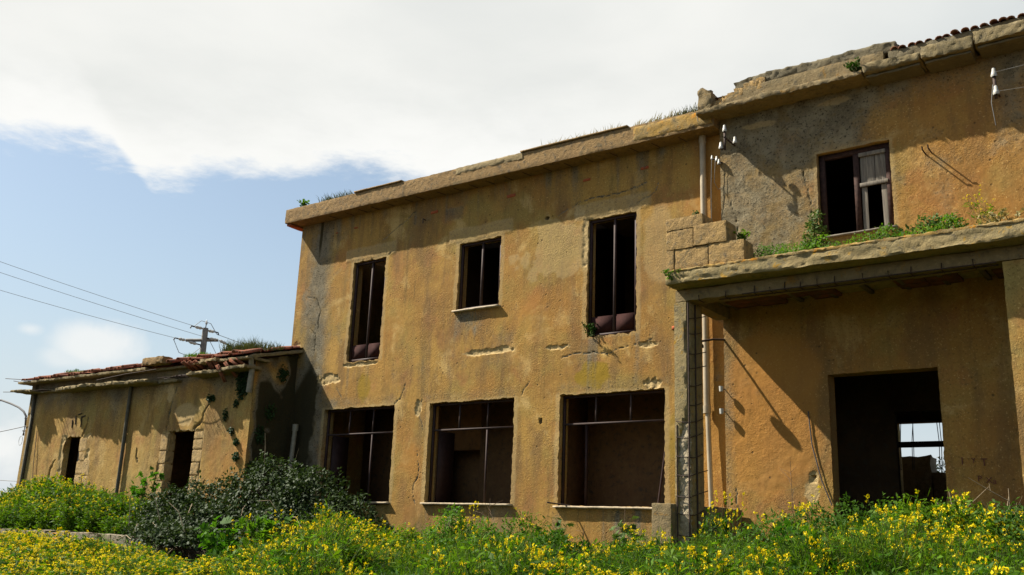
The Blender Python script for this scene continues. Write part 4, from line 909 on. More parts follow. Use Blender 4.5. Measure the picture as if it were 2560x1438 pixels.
# utility pole far behind the annex
UP = thing('utility_pole', 'concrete utility pole with a crossarm and white insulators behind the annex roof', 'pole', (-33.05, 22.55, -1.2))
a_ = MB()
for (z0, z1, r0, r1) in ((-1.3, 7.62, .26, .135),): a_.tube([(-33.05, 22.55, z0), (-33.05, 22.55, z1)], [r0 * .85, r1 * .85], 8)
obj('pole', a_, M_POLE, UP)
ax = np.array([-33.065, 22.5, 7.11]); dirv = np.array([.90, 1.32, .16]); dirv /= np.linalg.norm(dirv)
a_ = MB(); a_.tube([ax - dirv * .66, ax + dirv * .60], .065, 4); obj('crossarm', a_, M_POLE, UP)
def strain(p, q):
    p, q = np.array(p, float), np.array(q, float); b_ = MB(); n = 7; t = np.linspace(0, 1, n)[:, None]; b_.tube(p + (q - p) * t, [.02, .05, .07, .05, .07, .05, .02], 8); obj('insulator', b_, M_WHITE, UP, smooth=True)
    d = (q - p) / np.linalg.norm(q - p); b_ = MB(); b_.tube([q, q + d * .13, q + d * .16 + np.array([0, 0, -.1])], .03, 5); obj('clamp', b_, M_CABLE, UP)
e1, e2_ = ax - dirv * .66, ax + dirv * .6
wdir = np.array([-3.7, -6.8, .9]); wdir /= np.linalg.norm(wdir); odir = np.array([.75, .9, -.50]); odir /= np.linalg.norm(odir)
tp_ = np.array([-33.05, 22.55, 7.6])
strain(tp_ - dirv * .1, tp_ - dirv * .1 + wdir * .33); strain(e1, e1 + wdir * .30); strain(e2_ - dirv * .02, e2_ - dirv * .05 + wdir * .32)
strain(tp_ + dirv * .1 - (0, 0, .08), tp_ + dirv * .1 + odir * .3); strain(e1 + dirv * .12 - (0, 0, .06), e1 + dirv * .15 + odir * .34); strain(e2_ + dirv * .03, e2_ + dirv * .03 + odir * .34)
b_ = MB(); b_.tube([tp_, tp_ + (0.02, 0, .2)], .02, 5); obj('pin', b_, M_RUST, UP); insulator(UP, -33.03, 22.55, 7.78, 1.5)
b_ = MB(); b_.tube([e1 + wdir * .45 - (0, 0, .1), e1 + wdir * .2 + (0, 0, -.55), e1 + odir * .25 - (0, 0, .55), e1 + dirv * .15 + odir * .47 - (0, 0, .1)], .012, 4); b_.tube([tp_ + wdir * .45, tp_ + wdir * .2 + (0, 0, .28), tp_ + (0, 0, .27), tp_ + odir * .2 + (0, 0, .3), tp_ + odir * .5], .012, 4)
b_.tube([e2_ + wdir * .4, e2_ + (0, 0, -.6), e2_ + odir * .45], .012, 4); obj('jumper_wire', b_, M_CABLEL, UP)
for (p, q, lb) in ((tp_ + wdir * .47, (-36.9, 15.7, 9.41), 'top power line running left from the utility pole'), (e2_ + wdir * .46, (-36.9, 15.75, 9.0), 'middle power line running left from the utility pole'), (e1 + wdir * .46, (-36.8, 15.85, 8.30), 'lowest power line running left from the utility pole')):
    p, q = np.array(p), np.array(q); wire('power_line', sag(p, p + (q - p) * 1.6, .10, 20), .008, lb, 'power lines beyond the annex', M_CABLEL)
wire('power_line', sag(tp_ + odir * .5, tp_ + odir * .5 + np.array([5.5, 7.5, -1.9]), .2), .011, 'thin line running right and down from the utility pole', 'power lines beyond the annex', M_CABLEL)
# street-lamp bracket on the annex corner
SL = thing('lamp_bracket', 'curved dark street lamp bracket at the left corner of the annex', 'lamp', (-26.65, 13.0, 2.4))
a_ = MB(); a_.tube([(-26.98, 13.0, 2.12), (-26.96, 13.0, 2.45), (-27.0, 13.0, 2.66), (-27.18, 13.0, 2.80), (-27.5, 13.0, 2.93), (-28.0, 13.0, 3.06), (-28.6, 13.0, 3.19), (-29.3, 13.0, 3.25)], .028, 8); obj('arm', a_, M_CABLE, SL, smooth=True)
a_ = MB(); a_.box(-27.05, -26.6, 12.99, 13.03, 2.585, 2.625); obj('clamp', a_, M_CABLE, SL); a_ = MB(); a_.box(-27.05, -26.6, 12.99, 13.03, 2.235, 2.275); obj('clamp', a_, M_CABLE, SL)
b_ = MB(); t = np.linspace(0, 2 * np.pi, 14); b_.tube(np.stack([-27.08 + .10 * np.sin(t), np.full(14, 13.0), 1.98 + .13 * np.cos(t)], 1), .006, 4); obj('wire_loop', b_, M_CABLEL, SL)
wire('service_cable', sag((-26.7, 13.0, 2.40), (-30.5, 11.5, 1.9), .1), .010, 'thin cable running left from the annex corner below the lamp bracket')
wire('service_cable', sag((-26.7, 13.4, .9), (-31.5, 12.5, 1.35), .15), .008, 'faint low cable running left from the foot of the annex corner', None, M_CABLEL)
for nm, pts, lb in (('wall_cable', [(-5.02, 13.785, 1.9), (-4.98, 13.78, 1.4), (-4.86, 13.775, .9), (-4.73, 13.78, .55)], 'thin dark cable slanting down the wall left of the big doorway'), ('wall_cable', [(-25.9, 12.83, 2.2), (-25.75, 12.80, 1.3), (-25.55, 12.80, .4)], 'thin dark cable slanting down the annex wall left of its first doorway')):
    wire(nm, pts, .009, lb)

# ------------------------------------------------------------------ vegetation
def rdir(n, up=0.0, g=rng):
    d = g.normal(size=(n, 3)); d[:, 2] += up; return d / (np.linalg.norm(d, axis=1)[:, None] + 1e-9)
def flowers(mb, c, n=10, rad=.02, size=.02, mat_=2, g=rng):
    c = np.asarray(c, float).reshape(-1, 3); N = len(c) * n
    d = rdir(N, .5, g); cc = np.repeat(c, n, 0) + d * g.uniform(.2, 1, (N, 1)) * rad * np.array([1, 1, .8])
    mb.leaves(cc, rdir(N, .3, g), rdir(N, .6, g), size * g.uniform(.8, 1.3, N), size * g.uniform(.8, 1.2, N), mat_, .15, .5)
def stems(mb, n, h, spread, g, r=.004, mat_=0, branch=3):
    """curved stems; returns tip positions and points along the stems with their directions"""
    tips, pts, dirs = [], [], []
    for k in range(n):
        a = g.uniform(0, 2 * np.pi); s = spread * g.uniform(.2, 1); hh = h * g.uniform(.75, 1.05)
        t = np.linspace(0, 1, 5); b0 = g.normal(size=2) * .03
        p = np.stack([b0[0] + math.cos(a) * s * t ** 1.6, b0[1] + math.sin(a) * s * t ** 1.6, hh * t], 1)
        mb.tube(p, np.linspace(r, r * .5, 5), 3, mat_, False); tips.append(p[-1])
        for q in np.linspace(.1, .95, 7): pts.append([np.interp(q, t, p[:, i]) for i in range(3)]); dirs.append([math.cos(a + g.uniform(-1.5, 1.5)), math.sin(a + g.uniform(-1.5, 1.5)), g.uniform(-.1, .6)])
        for j in range(branch):
            q = g.uniform(.45, .9); b = np.array([np.interp(q, t, p[:, i]) for i in range(3)]); aa = g.uniform(0, 2 * np.pi); l = h * g.uniform(.12, .28)
            e = b + np.array([math.cos(aa) * l * .55, math.sin(aa) * l * .55, l]); mb.tube([b, (b + e) / 2 + (0, 0, -.01), e], [r * .6, r * .5, r * .4], 3, mat_, False); tips.append(e); pts.append(b * .5 + e * .5); dirs.append([math.cos(aa), math.sin(aa), .3])
    return np.array(tips), np.array(pts), np.array(dirs)
def mustard(seed, h=.95, n=5, spread=.28, dens=1.0, leafn=60):
    g = np.random.default_rng(seed); st, lf, fl = MB(), MB(), MB()
    tips, pts, dirs = stems(st, n, h, spread, g)
    N = int(leafn); i = g.integers(0, len(pts), N); lf.leaves(pts[i] + g.normal(size=(N, 3)) * .02, dirs[i] + g.normal(size=(N, 3)) * .4, rdir(N, 1.2, g), g.uniform(.05, .12, N), g.uniform(.015, .04, N), 0, .2)
    M_ = int(N * .9); a = g.uniform(0, 2 * np.pi, M_); r = spread * .9 * np.sqrt(g.uniform(0, 1, M_)); zz = h * g.uniform(.05, .8, M_)
    lf.leaves(np.stack([np.cos(a) * r, np.sin(a) * r, zz], 1), rdir(M_, .5, g), rdir(M_, 1, g), g.uniform(.06, .14, M_), g.uniform(.015, .04, M_), 0, .2)
    k = g.random(len(tips)) < dens; flowers(fl, tips[k], 11, .022, .016, 0, g)
    if k.any(): flowers(fl, tips[k] - (0, 0, .035), 3, .016, .013, 0, g)
    return st, lf, fl
def feathery(seed, h=.9, n=9, spread=.3, N=650):
    g = np.random.default_rng(seed); st, lf = MB(), MB()
    tips, pts, dirs = stems(st, n, h, spread, g, .004, 0, 2)
    i = g.integers(0, len(pts), N); base = pts[i] + g.normal(size=(N, 3)) * .05
    lf.leaves(base, dirs[i] * .4 + rdir(N, .7, g), rdir(N, .5, g), g.uniform(.05, .13, N), g.uniform(.004, .010, N), 0, .1)
    return st, lf
def merge(parts):
    mb = MB()
    for b_, mt in parts:
        off = mb.n
        for v_ in b_.v: mb.v.append(v_)
        for f_, _ in b_.f: mb.f.append((f_ + off, mt))
        mb.n += b_.n
    return mb
def scatter(name, pts, rz, sc, idx, variants, label=None, cat=None, tilt=None):
    col = bpy.data.collections.new(name + '_source')
    for k, me in enumerate(variants): col.objects.link(bpy.data.objects.new('%s_plant_%02d' % (name, k), me))
    me = bpy.data.meshes.new(name); me.vertices.add(len(pts)); me.vertices.foreach_set('co', np.asarray(pts, np.float32).ravel())
    for nm, typ, key, dat in (('rot', 'FLOAT_VECTOR', 'vector', np.stack([tilt[:, 0], tilt[:, 1], rz], 1)), ('scl', 'FLOAT_VECTOR', 'vector', sc), ('idx', 'INT', 'value', idx)):
        at = me.attributes.new(nm, typ, 'POINT'); at.data.foreach_set(key, np.asarray(dat, np.int32 if typ == 'INT' else np.float32).ravel())
    o = bpy.data.objects.new(name, me); COL.objects.link(o); tag(o, label, cat, kind='stuff')
    ng = bpy.data.node_groups.new(name, 'GeometryNodeTree'); ng.interface.new_socket('Geometry', in_out='INPUT', socket_type='NodeSocketGeometry'); ng.interface.new_socket('Geometry', in_out='OUTPUT', socket_type='NodeSocketGeometry')
    N = ng.nodes; gi, go = N.new('NodeGroupInput'), N.new('NodeGroupOutput'); ip = N.new('GeometryNodeInstanceOnPoints'); ci = N.new('GeometryNodeCollectionInfo')
    ci.inputs['Collection'].default_value = col; ci.inputs['Separate Children'].default_value = True; ci.inputs['Reset Children'].default_value = True
    def na(nm, typ):
        q = N.new('GeometryNodeInputNamedAttribute'); q.data_type = typ; q.inputs['Name'].default_value = nm; return q.outputs['Attribute']
    L = ng.links; L.new(gi.outputs[0], ip.inputs['Points']); L.new(ci.outputs[0], ip.inputs['Instance']); ip.inputs['Pick Instance'].default_value = True
    L.new(na('idx', 'INT'), ip.inputs['Instance Index']); L.new(na('rot', 'FLOAT_VECTOR'), ip.inputs['Rotation']); L.new(na('scl', 'FLOAT_VECTOR'), ip.inputs['Scale']); L.new(ip.outputs[0], go.inputs[0])
    md = o.modifiers.new('scatter', 'NODES'); md.node_group = ng; return o
# meshes for the undergrowth
fl_var, gr_var = [], []
for k in range(5):
    st, lf, fl = mustard(1000 + k, 1.0, 6, .26, .62, 110); fl_var.append(merge(((st, 0), (lf, 1), (fl, 2))).mesh('mustard_mesh', [L_STEM, L_FIELD, L_PETAL]))
for k in range(3):
    st, lf = feathery(1100 + k, 1.0, 10, .30, 750); gr_var.append(merge(((st, 0), (lf, 1))).mesh('feather_mesh', [L_STEM, L_FIELD]))
for k in range(2):
    st, lf, fl = mustard(1200 + k, 1.0, 6, .30, .12, 150); gr_var.append(merge(((st, 0), (lf, 1), (fl, 2))).mesh('leafy_mesh', [L_STEM, L_BRIGHT, L_PETAL]))
def top_z(x, y):
    """how high the tops of the undergrowth stand, metres relative to the eye"""
    az = x / y
    z = np.interp(az, [-2.4, -2.0, -1.7, -1.5, -1.4, -1.28, -1.12, -.9, -.7, -.55, -.46, -.40, -.33, -.25, -.18], [-.42, -.44, -.44, -.52, -.55, -.40, -.12, -.20, -.20, -.26, -.16, -.08, .0, .06, .04])
    near = np.interp(y, [3.5, 6, 9, 12], [-.26, -.17, -.02, .04]) * (1 + 1.1 * sstep(az, -.55, -.3))
    return z + near
N = 4600
Y_ = np.sqrt(rng.uniform(4.6 ** 2, 10.05 ** 2, N)); AZ = rng.uniform(-2.55, -.02, N); X_ = AZ * Y_
extra = 900; Ye = rng.uniform(10.0, 13.5, extra); AZe = rng.uniform(-1.15, -.05, extra); Xe = AZe * Ye
ok = ~((Xe > -6.9) & (Ye > 12.0) & (Xe < -6.0)); Xe, Ye = Xe[ok], Ye[ok]
X_ = np.concatenate([X_, Xe]); Y_ = np.concatenate([Y_, Ye]); ok = ~((Y_ > 9.3) & (X_ < -12.8) & (X_ > -16.6)); X_, Y_ = X_[ok], Y_[ok]; AZ = X_ / Y_
G_ = gz(X_, Y_); T_ = top_z(X_, Y_) + .10 * sstep(Y_, 9.5, 11.5) + rng.normal(0, .065, len(X_)) + np.where(AZ > -1.2, .30, .14) * vnoise(np.stack([X_ * 1.1, Y_ * 1.1, 0 * X_], 1), 5)
H_ = np.clip(T_ - G_, .35, 2.2)
# how flowery each spot is
pf_ = np.interp(AZ, [-2.2, -1.6, -1.35, -1.15, -1.0, -.8, -.62, -.5, -.42, -.34, -.2], [.92, .88, .78, .66, .52, .46, .54, .52, .38, .22, .08])
pf_ = np.clip(pf_ + .75 * vnoise(np.stack([X_ * .8, Y_ * .8, 0 * X_ + 4], 1), 9), .04, .97)
isf = rng.random(len(X_)) < pf_
tl = rng.normal(0, .09, (len(X_), 2)); rz_ = rng.uniform(0, 6.28, len(X_))
def scl(h, n): return np.stack([np.interp(h, [.4, 1.5], [.8, 1.15]) * rng.uniform(.85, 1.2, n)] * 2 + [h / 1.0], 1)
P3 = np.stack([X_, Y_, G_], 1)
scatter('mustard_flower_field', P3[isf], rz_[isf], scl(H_[isf], isf.sum()), rng.integers(0, 5, isf.sum()), fl_var, 'dense mass of yellow mustard flowers filling the foreground', 'flowers', tl[isf])
nf_ = ~isf
scatter('green_undergrowth', P3[nf_], rz_[nf_], scl(H_[nf_] * .97, nf_.sum()), rng.integers(0, 5, nf_.sum()), gr_var, 'dense feathery green weeds growing between the yellow flowers', 'weeds', tl[nf_])
# terrace plants in front of the annex
N = 900; Xt = rng.uniform(-31, -16.0, N); Yt = rng.uniform(10.45, 12.75, N)
ok = ~((Xt / Yt > -1.56)); ok &= ~((Xt < -26.4) & (Yt > 12.6)); Xt, Yt = Xt[ok], Yt[ok]; N = len(Xt); gt = gz(Xt, Yt)
Tt = np.interp(Xt / Yt, [-2.6, -2.15, -2.05, -1.95, -1.85, -1.75, -1.66, -1.55, -1.4], [.40, .32, .62, .85, .75, .58, .45, .28, .0]) * (.75 + .25 * (Yt - 10.4) / 2) + rng.normal(0, .08, N)
Tt -= .35 * sstep(-Yt, -11.2, -10.4)
Ht = np.clip(Tt - gt, .3, 1.7); isf = rng.random(N) < np.interp(Xt, [-30, -22.5, -20, -17], [.6, .5, .30, .2])
rz_ = rng.uniform(0, 6.28, N); tl = rng.normal(0, .09, (N, 2)); P3 = np.stack([Xt, Yt, gt], 1)
fl_v2 = []
for k in range(3):
    st, lf, fl = mustard(1300 + k, 1.0, 6, .28, .75, 150); fl_v2.append(merge(((st, 0), (lf, 1), (fl, 2))).mesh('terrace_mesh', [L_STEM, L_FIELD, L_PETAL]))
scatter('terrace_flowers', P3[isf], rz_[isf], scl(Ht[isf], isf.sum()), rng.integers(0, 3, isf.sum()), fl_v2, 'yellow flowered weeds on the terrace above the low stone wall', 'flowers', tl[isf])
nf_ = ~isf
dk_v = []
for k in range(3):
    st, lf, fl = mustard(1400 + k, 1.0, 7, .30, .05, 220); dk_v.append(merge(((st, 0), (lf, 1), (fl, 2))).mesh('terrace_leaf_mesh', [L_STEM, L_FIELD, L_PETAL]))
scatter('terrace_weeds', P3[nf_], rz_[nf_], scl(Ht[nf_], nf_.sum()), rng.integers(0, 3, nf_.sum()), dk_v, 'dark leafy weeds on the terrace in front of the annex', 'weeds', tl[nf_])

# --- single shrubs and plants, each a thing with its own stems, foliage and flowers
def shell(lobes, n, g, inner=.25):
    """points spread near the surface of a union of ellipsoid lobes, with outward normals"""
    vol = np.array([l[3] * l[4] + l[3] * l[5] + l[4] * l[5] for l in lobes]); pick = g.choice(len(lobes), n, p=vol / vol.sum()); L = np.array(lobes)[pick]
    d = rdir(n, .25, g); rr = np.where(g.random(n) < inner, g.uniform(.45, .9, n), g.uniform(.85, 1.04, n))
    rr *= 1 + .34 * fbm(d * 3.4 + L[:, :3], 4, 33)
    p = L[:, :3] + d * rr[:, None] * L[:, 3:6]
    for l in lobes:
        q = np.linalg.norm((p - np.array(l[:3])) / np.array(l[3:6]), axis=1); pass
    nn = d / L[:, 3:6]; nn /= np.linalg.norm(nn, axis=1)[:, None]; return p, nn
def shrub(name, label, cat, lobes, nleaf, lm, L=(.04, .08), Wd=(.02, .04), stem_m=L_STEM, seed=0, fl=0, group=None, inner=.25, ground=None, nst=14, canes=0):
    g = np.random.default_rng(seed); lob = np.array(lobes, float); c = lob[:, :3].mean(0)
    zb = float(gz(c[0:1], c[1:2])[0]) if ground is None else ground
    t = thing(name, label, cat, (c[0], c[1], zb), group)
    p, nn = shell([tuple(l) for l in lob], nleaf, g, inner); ok = p[:, 2] > zb + .02; p, nn = p[ok], nn[ok]; n = len(p)
    mb = MB(); mb.leaves(p, nn * .35 + rdir(n, -.25, g), nn * .9 + np.array([-.25, -.15, .45]) + rdir(n, .2, g) * .5, g.uniform(*L, n), g.uniform(*Wd, n), 0, .18); obj('foliage', mb, lm, t)
    sb_ = MB()
    for k in range(nst):
        l = lob[g.integers(0, len(lob))]; e = l[:3] + rdir(1, .5, g)[0] * l[3:6] * .85; b0_ = np.array([l[0] + g.uniform(-.2, .2), l[1] + g.uniform(-.2, .2), zb - .03]); mid = (b0_ + e) / 2 + g.normal(size=3) * .06
        sb_.tube([b0_, mid, e], [.010, .008, .004], 4, 0, False)
    obj('stem', sb_, stem_m, t)
    if canes:
        cb_ = MB()
        for k in range(canes):
            l = lob[g.integers(0, len(lob))]; d = rdir(1, .9, g)[0]; s0 = l[:3] + d * l[3:6] * .9; d2 = rdir(1, -.3, g)[0]; d2[1] = -abs(d2[1]) * .5
            s1 = s0 + d2 * .35 + (0, 0, .12); s2 = s1 + d2 * .4 + (0, 0, -.15); cb_.tube([s0, s1, s2], [.010, .008, .004], 4, 0, False)
        obj('cane', cb_, L_CANE, t)
    if fl:
        i = g.integers(0, n, fl); up_ = nn[i][:, 2] > -.1; fb = MB(); flowers(fb, p[i][up_] + nn[i][up_] * .05 + np.array([0, 0, .03]), 10, .026, .02, 0, g); obj('flower_cluster', fb, L_PETAL, t)
    return t
shrub('bramble_bush', 'huge dark grey-green bramble thicket between the annex and the main building', 'bush',
      [(-15.5, 12.35, -.05, 1.30, .85, 1.22), (-14.3, 12.5, -.05, 1.0, .85, 1.08), (-16.7, 11.95, -.15, 1.15, .80, .95), (-13.3, 12.5, -.35, .75, .7, .92), (-17.1, 11.5, -.22, 1.0, .75, .80), (-15.8, 11.4, -.5, 1.4, .75, .88), (-14.3, 11.6, -.55, 1.2, .65, .86), (-12.6, 12.6, -.55, .50, .5, .64), (-16.4, 10.9, -.45, 1.0, .55, .62), (-17.0, 11.0, -.32, .60, .5, .58), (-15.2, 10.5, -.65, 1.3, .55, .55), (-15.7, 10.2, -.5, .85, .42, .50), (-14.9, 10.0, -.58, 1.0, .45, .48), (-14.2, 10.6, -.75, .9, .45, .48)],
      50000, L_BRAMB, (.05, .10), (.036, .066), L_TWIG, 5, inner=.30, nst=60, canes=40)
SHR = [('leafy_shrub', 'tall bright green weed shrub in front of the middle ground-floor window', [(-9.55, 11.1, -.35, .42, .45, .62), (-9.0, 11.2, -.40, .40, .4, .55), (-9.35, 11.0, .05, .16, .16, .28), (-8.75, 11.0, -.45, .35, .4, .5)], 5200, L_BRIGHT, 30),
       ('leafy_shrub', 'green leafy shrub to the right of the tall weed shrub under the wall', [(-8.3, 11.3, -.32, .42, .4, .58), (-7.8, 11.2, -.45, .35, .4, .52)], 3600, L_FIELD, 20),
       ('leafy_shrub', 'low bright shrub below the left end of the third window sill', [(-7.2, 10.4, -.45, .36, .35, .50), (-6.85, 10.5, -.5, .28, .3, .44)], 3000, L_FIELD, 18),
       ('leafy_shrub', 'feathery dark green shrub in front of the plinth block', [(-5.75, 10.6, -.55, .34, .35, .50), (-5.35, 10.5, -.5, .28, .3, .46)], 3000, L_DARK, 14),
       ('leafy_shrub', 'rounded yellow flowered shrub under the pier between the first two windows', [(-10.9, 11.0, -.55, .40, .35, .50), (-10.4, 11.0, -.5, .34, .35, .52)], 3200, L_FIELD, 40),
       ('leafy_shrub', 'dark green climbing shrub at the foot of the left pillar', [(-5.75, 12.15, -.1, .22, .25, .42), (-5.5, 12.0, -.45, .35, .35, .5), (-5.85, 12.2, -.6, .25, .25, .4)], 3200, L_DARK, 6),
       ('leafy_shrub', 'dark green shrub with yellow flowers left of the big doorway', [(-4.35, 10.7, -.25, .55, .5, .52), (-3.85, 10.6, -.1, .42, .45, .50)], 5200, L_DARK, 46),
       ('leafy_shrub', 'dark leafy shrub growing right in the big doorway', [(-3.75, 11.6, -.1, .40, .4, .60), (-3.25, 11.5, -.05, .35, .4, .55)], 4200, L_DARK, 6),
       ('leafy_shrub', 'tall green flowering shrub on the right of the big doorway', [(-2.65, 10.3, -.12, .42, .45, .58), (-2.25, 10.2, -.1, .40, .45, .58), (-2.55, 10.2, .16, .2, .2, .24)], 5600, L_FIELD, 40),
       ('leafy_shrub', 'dark green shrub at the right edge of the picture', [(-1.75, 10.0, -.1, .50, .5, .52), (-1.25, 9.9, -.05, .5, .5, .55)], 5200, L_DARK, 16),
       ('leafy_shrub', 'low dark green shrub in the bottom right corner', [(-1.55, 7.4, -.55, .55, .6, .42), (-1.0, 7.4, -.55, .5, .5, .40), (-2.1, 7.6, -.58, .45, .5, .38)], 6500, L_DARK, 10),
       ('leafy_shrub', 'spreading green shrub on the terrace below the second annex doorway', [(-18.9, 11.0, -.15, .7, .4, .42), (-19.7, 11.1, -.1, .6, .4, .42)], 5200, L_DARK, 14),
       ('leafy_shrub', 'rounded green shrub with yellow flowers at the foot of the annex left corner', [(-22.9, 11.7, .1, .7, .5, .72), (-22.1, 11.8, .05, .6, .5, .68)], 6500, L_FIELD, 90),
       ('leafy_shrub', 'green shrub at the left edge beyond the annex corner', [(-24.8, 11.2, -.1, .7, .5, .55), (-25.6, 11.3, -.1, .7, .5, .6)], 5000, L_FIELD, 60),
       ('leafy_shrub', 'small dark shrub right of the bramble under the middle window', [(-12.3, 12.6, -.55, .28, .3, .35)], 1500, L_BRAMB, 0)]
for k, (nm, lb, lo, n_, lm, fl_) in enumerate(SHR): shrub(nm, lb, 'shrub', lo, n_, lm, (.03, .075), (.015, .035), L_STEM, 40 + k, fl_, 'shrubs along the foot of the buildings')
def bigleaf(seed, n, h, spread, L=(.10, .18), lm=L_BRIGHT):
    """broad lobed leaves on arching stems: fig and mallow"""
    g = np.random.default_rng(seed); st, lf = MB(), MB(); tips, pts, dirs = stems(st, n, h, spread, g, .007, 0, 3)
    allp = np.concatenate([tips, pts[g.integers(0, len(pts), len(pts))]]); N = len(allp)
    d = rdir(N, .1, g); up_ = rdir(N, 1.6, g); sz = g.uniform(*L, N); sd = np.cross(d, up_); sd /= np.linalg.norm(sd, axis=1)[:, None]
    for a, k in ((-1.1, .72), (-.5, .92), (0, 1.0), (.5, .92), (1.1, .72)):
        dd = d * math.cos(a) + sd * math.sin(a); lf.leaves(allp + d * .02, dd, up_, sz * k, sz * .42, 0, .10, .6)
    return st, lf
def leafplant(name, label, loc, seed, n, h, spread, L=(.10, .18), lm=L_BRIGHT, cat='plant', group=None):
    t = thing(name, label, cat, loc, group); st, lf = bigleaf(seed, n, h, spread, L, lm)
    for nm, mb, mt in (('stem', st, L_STEM), ('foliage', lf, lm)):
        o = bpy.data.objects.new(nm, mb.mesh(nm, mt)); COL.objects.link(o); o.parent = t
    return t
def gl(x, y): return (x, y, float(gz(np.array([x]), np.array([y]))[0]))
leafplant('fig_sapling', 'bright green fig sapling growing beside the second annex doorway', (-19.2, 12.1, -.45), 1, 7, 1.40, .40, (.09, .16))
leafplant('fig_sapling', 'bright green fig plant low in front of the bramble', gl(-12.7, 9.35), 2, 11, 1.16, .50, (.10, .18))
leafplant('fig_sapling', 'bright green fig shoot standing against the dark bramble', gl(-11.85, 9.5), 3, 8, 1.26, .38, (.09, .16))
leafplant('mallow_plant', 'broad leaved mallow left of the dry twig by the third window', gl(-8.05, 11.6), 4, 9, 1.36, .42, (.07, .13), L_MALL)
leafplant('mallow_plant', 'broad leaved mallow beside the plinth under the third window', gl(-7.05, 12.0), 5, 9, 1.42, .36, (.08, .14), L_MALL)
leafplant('mallow_plant', 'low broad leaved plant in the middle of the weeds below the big doorway', gl(-3.7, 9.6), 6, 8, 1.15, .35, (.06, .11), L_BRIGHT)
# plants on top of the canopy
CZ = 3.835
def cshrub(label, lobes, n, lm, seed, L=(.03, .06), Wd=(.02, .04)): shrub('canopy_weed', label, 'plant', lobes, n, lm, L, Wd, L_STEM, seed, 0, None, .35, CZ, 8)
cshrub('tall leafy weed on the canopy left of the boarded window', [(-4.62, 13.1, CZ + .22, .20, .2, .24), (-4.58, 13.15, CZ + .52, .16, .16, .24), (-4.55, 13.15, CZ + .78, .09, .10, .16)], 900, L_MALL, 801, (.04, .08), (.025, .05))
cshrub('low bushy weed on the canopy just right of the stone blocks', [(-5.12, 12.6, CZ + .06, .24, .2, .26), (-4.82, 12.65, CZ + .07, .24, .2, .24)], 2200, L_BRIGHT, 802, (.02, .045), (.012, .025))
cshrub('creeping weed in front of the sill of the boarded window', [(-4.2, 12.7, CZ + .05, .22, .2, .18), (-3.85, 12.7, CZ + .04, .22, .2, .15)], 620, L_MALL, 803, (.035, .065), (.025, .045))
cshrub('leafy weed at the right foot of the boarded window', [(-3.45, 12.75, CZ + .10, .22, .2, .28), (-3.2, 12.7, CZ + .06, .25, .2, .22)], 800, L_MALL, 804, (.04, .07), (.025, .05))
cshrub('leafy weed on the canopy between the boarded window and the yellow flowers', [(-2.9, 12.75, CZ + .12, .24, .2, .30), (-2.62, 12.7, CZ + .12, .16, .2, .26)], 900, L_MALL, 805, (.045, .08), (.03, .05))
cshrub('low trailing weeds along the canopy edge below the boarded window', [(-4.75 + .27 * q, 12.35 + .05 * (q % 2), CZ + .01, .21, .15, .13 + .06 * (q % 3)) for q in range(9)], 2300, L_BRIGHT, 806, (.025, .055), (.015, .03))
leafplant('canopy_weed', 'dry pale weed at the right end of the canopy', (-2.0, 12.5, CZ), 17, 9, .22, .35, (.03, .06), L_DRY)
leafplant('canopy_weed', 'small weed sprouting on top of the stepped stone blocks', (-5.36, 12.28, 4.14), 13, 5, .16, .1, (.035, .05), L_BRIGHT)
leafplant('canopy_weed', 'tiny weed on the topmost stone block', (-6.02, 12.27, 4.61), 18, 3, .12, .06, (.03, .04), L_MALL)
leafplant('canopy_weed', 'small tuft hanging at the broken left end of the canopy edge', (-6.35, 12.05, 3.68), 19, 7, .14, .12, (.02, .035), L_BRIGHT)
leafplant('sill_weed', 'small weed growing in the lower left corner of the right upper window', (-8.95, 13.98, 3.44), 20, 5, .24, .15, (.03, .05), L_DARK)
leafplant('ledge_weed', 'green tuft in the gap of the roof ledge on the taller building', (-3.95, 13.45, 6.95), 21, 8, .16, .18, (.03, .05), L_DARK)
# grass tufts on cornice and roof
def tuft(name, label, x0, x1, y, z, n, h, lm, seed, lean=(.3, 0), sl_=0.0, dy=.12):
    g = np.random.default_rng(seed); t = thing(name, label, 'grass', ((x0 + x1) / 2, y, z), None); mb = MB()
    x = g.uniform(x0, x1, n); b = np.stack([x, y + g.uniform(-dy, dy, n), z + sl_ * (x - x0)], 1)
    d = np.stack([g.normal(lean[0], .35, n), g.normal(lean[1], .3, n), np.ones(n)], 1); d /= np.linalg.norm(d, axis=1)[:, None]; hh = h * g.uniform(.45, 1.1, n)
    mid = b + d * hh[:, None] * .55; d2 = d + np.stack([g.normal(lean[0], .3, n), g.normal(0, .3, n), -.3 * np.ones(n)], 1); d2 /= np.linalg.norm(d2, axis=1)[:, None]; e = mid + d2 * hh[:, None] * .5
    w_ = np.stack([.005 * np.ones(n), .003 * np.ones(n), 0 * np.ones(n)], 1); v = np.stack([b - w_, b + w_, mid + w_ * .8, mid - w_ * .8, e], 1).reshape(-1, 3); i = np.arange(n)[:, None] * 5
    mb.add(v, np.hstack([i, i + 1, i + 2, i + 3])); mb.add(v, np.hstack([i + 3, i + 2, i + 4])); obj('blade', mb, lm, t); return t
tuft('grass_tuft', 'green grass tuft at the left end of the flat cornice', -16.25, -15.15, 13.8, 7.18, 220, .24, L_ROOFW, 1, (-.35, 0), CSL)
tuft('grass_tuft', 'sparse dry grass behind the thin coping in the middle of the cornice', -10.0, -8.2, 13.85, 7.1, 260, .24, L_DRY, 2, (.1, 0), CSL)
tuft('grass_tuft', 'dry pale grass at the right end of the flat cornice', -8.0, -6.75, 13.8, 7.08, 240, .20, L_DRY, 3, (.35, 0), CSL)
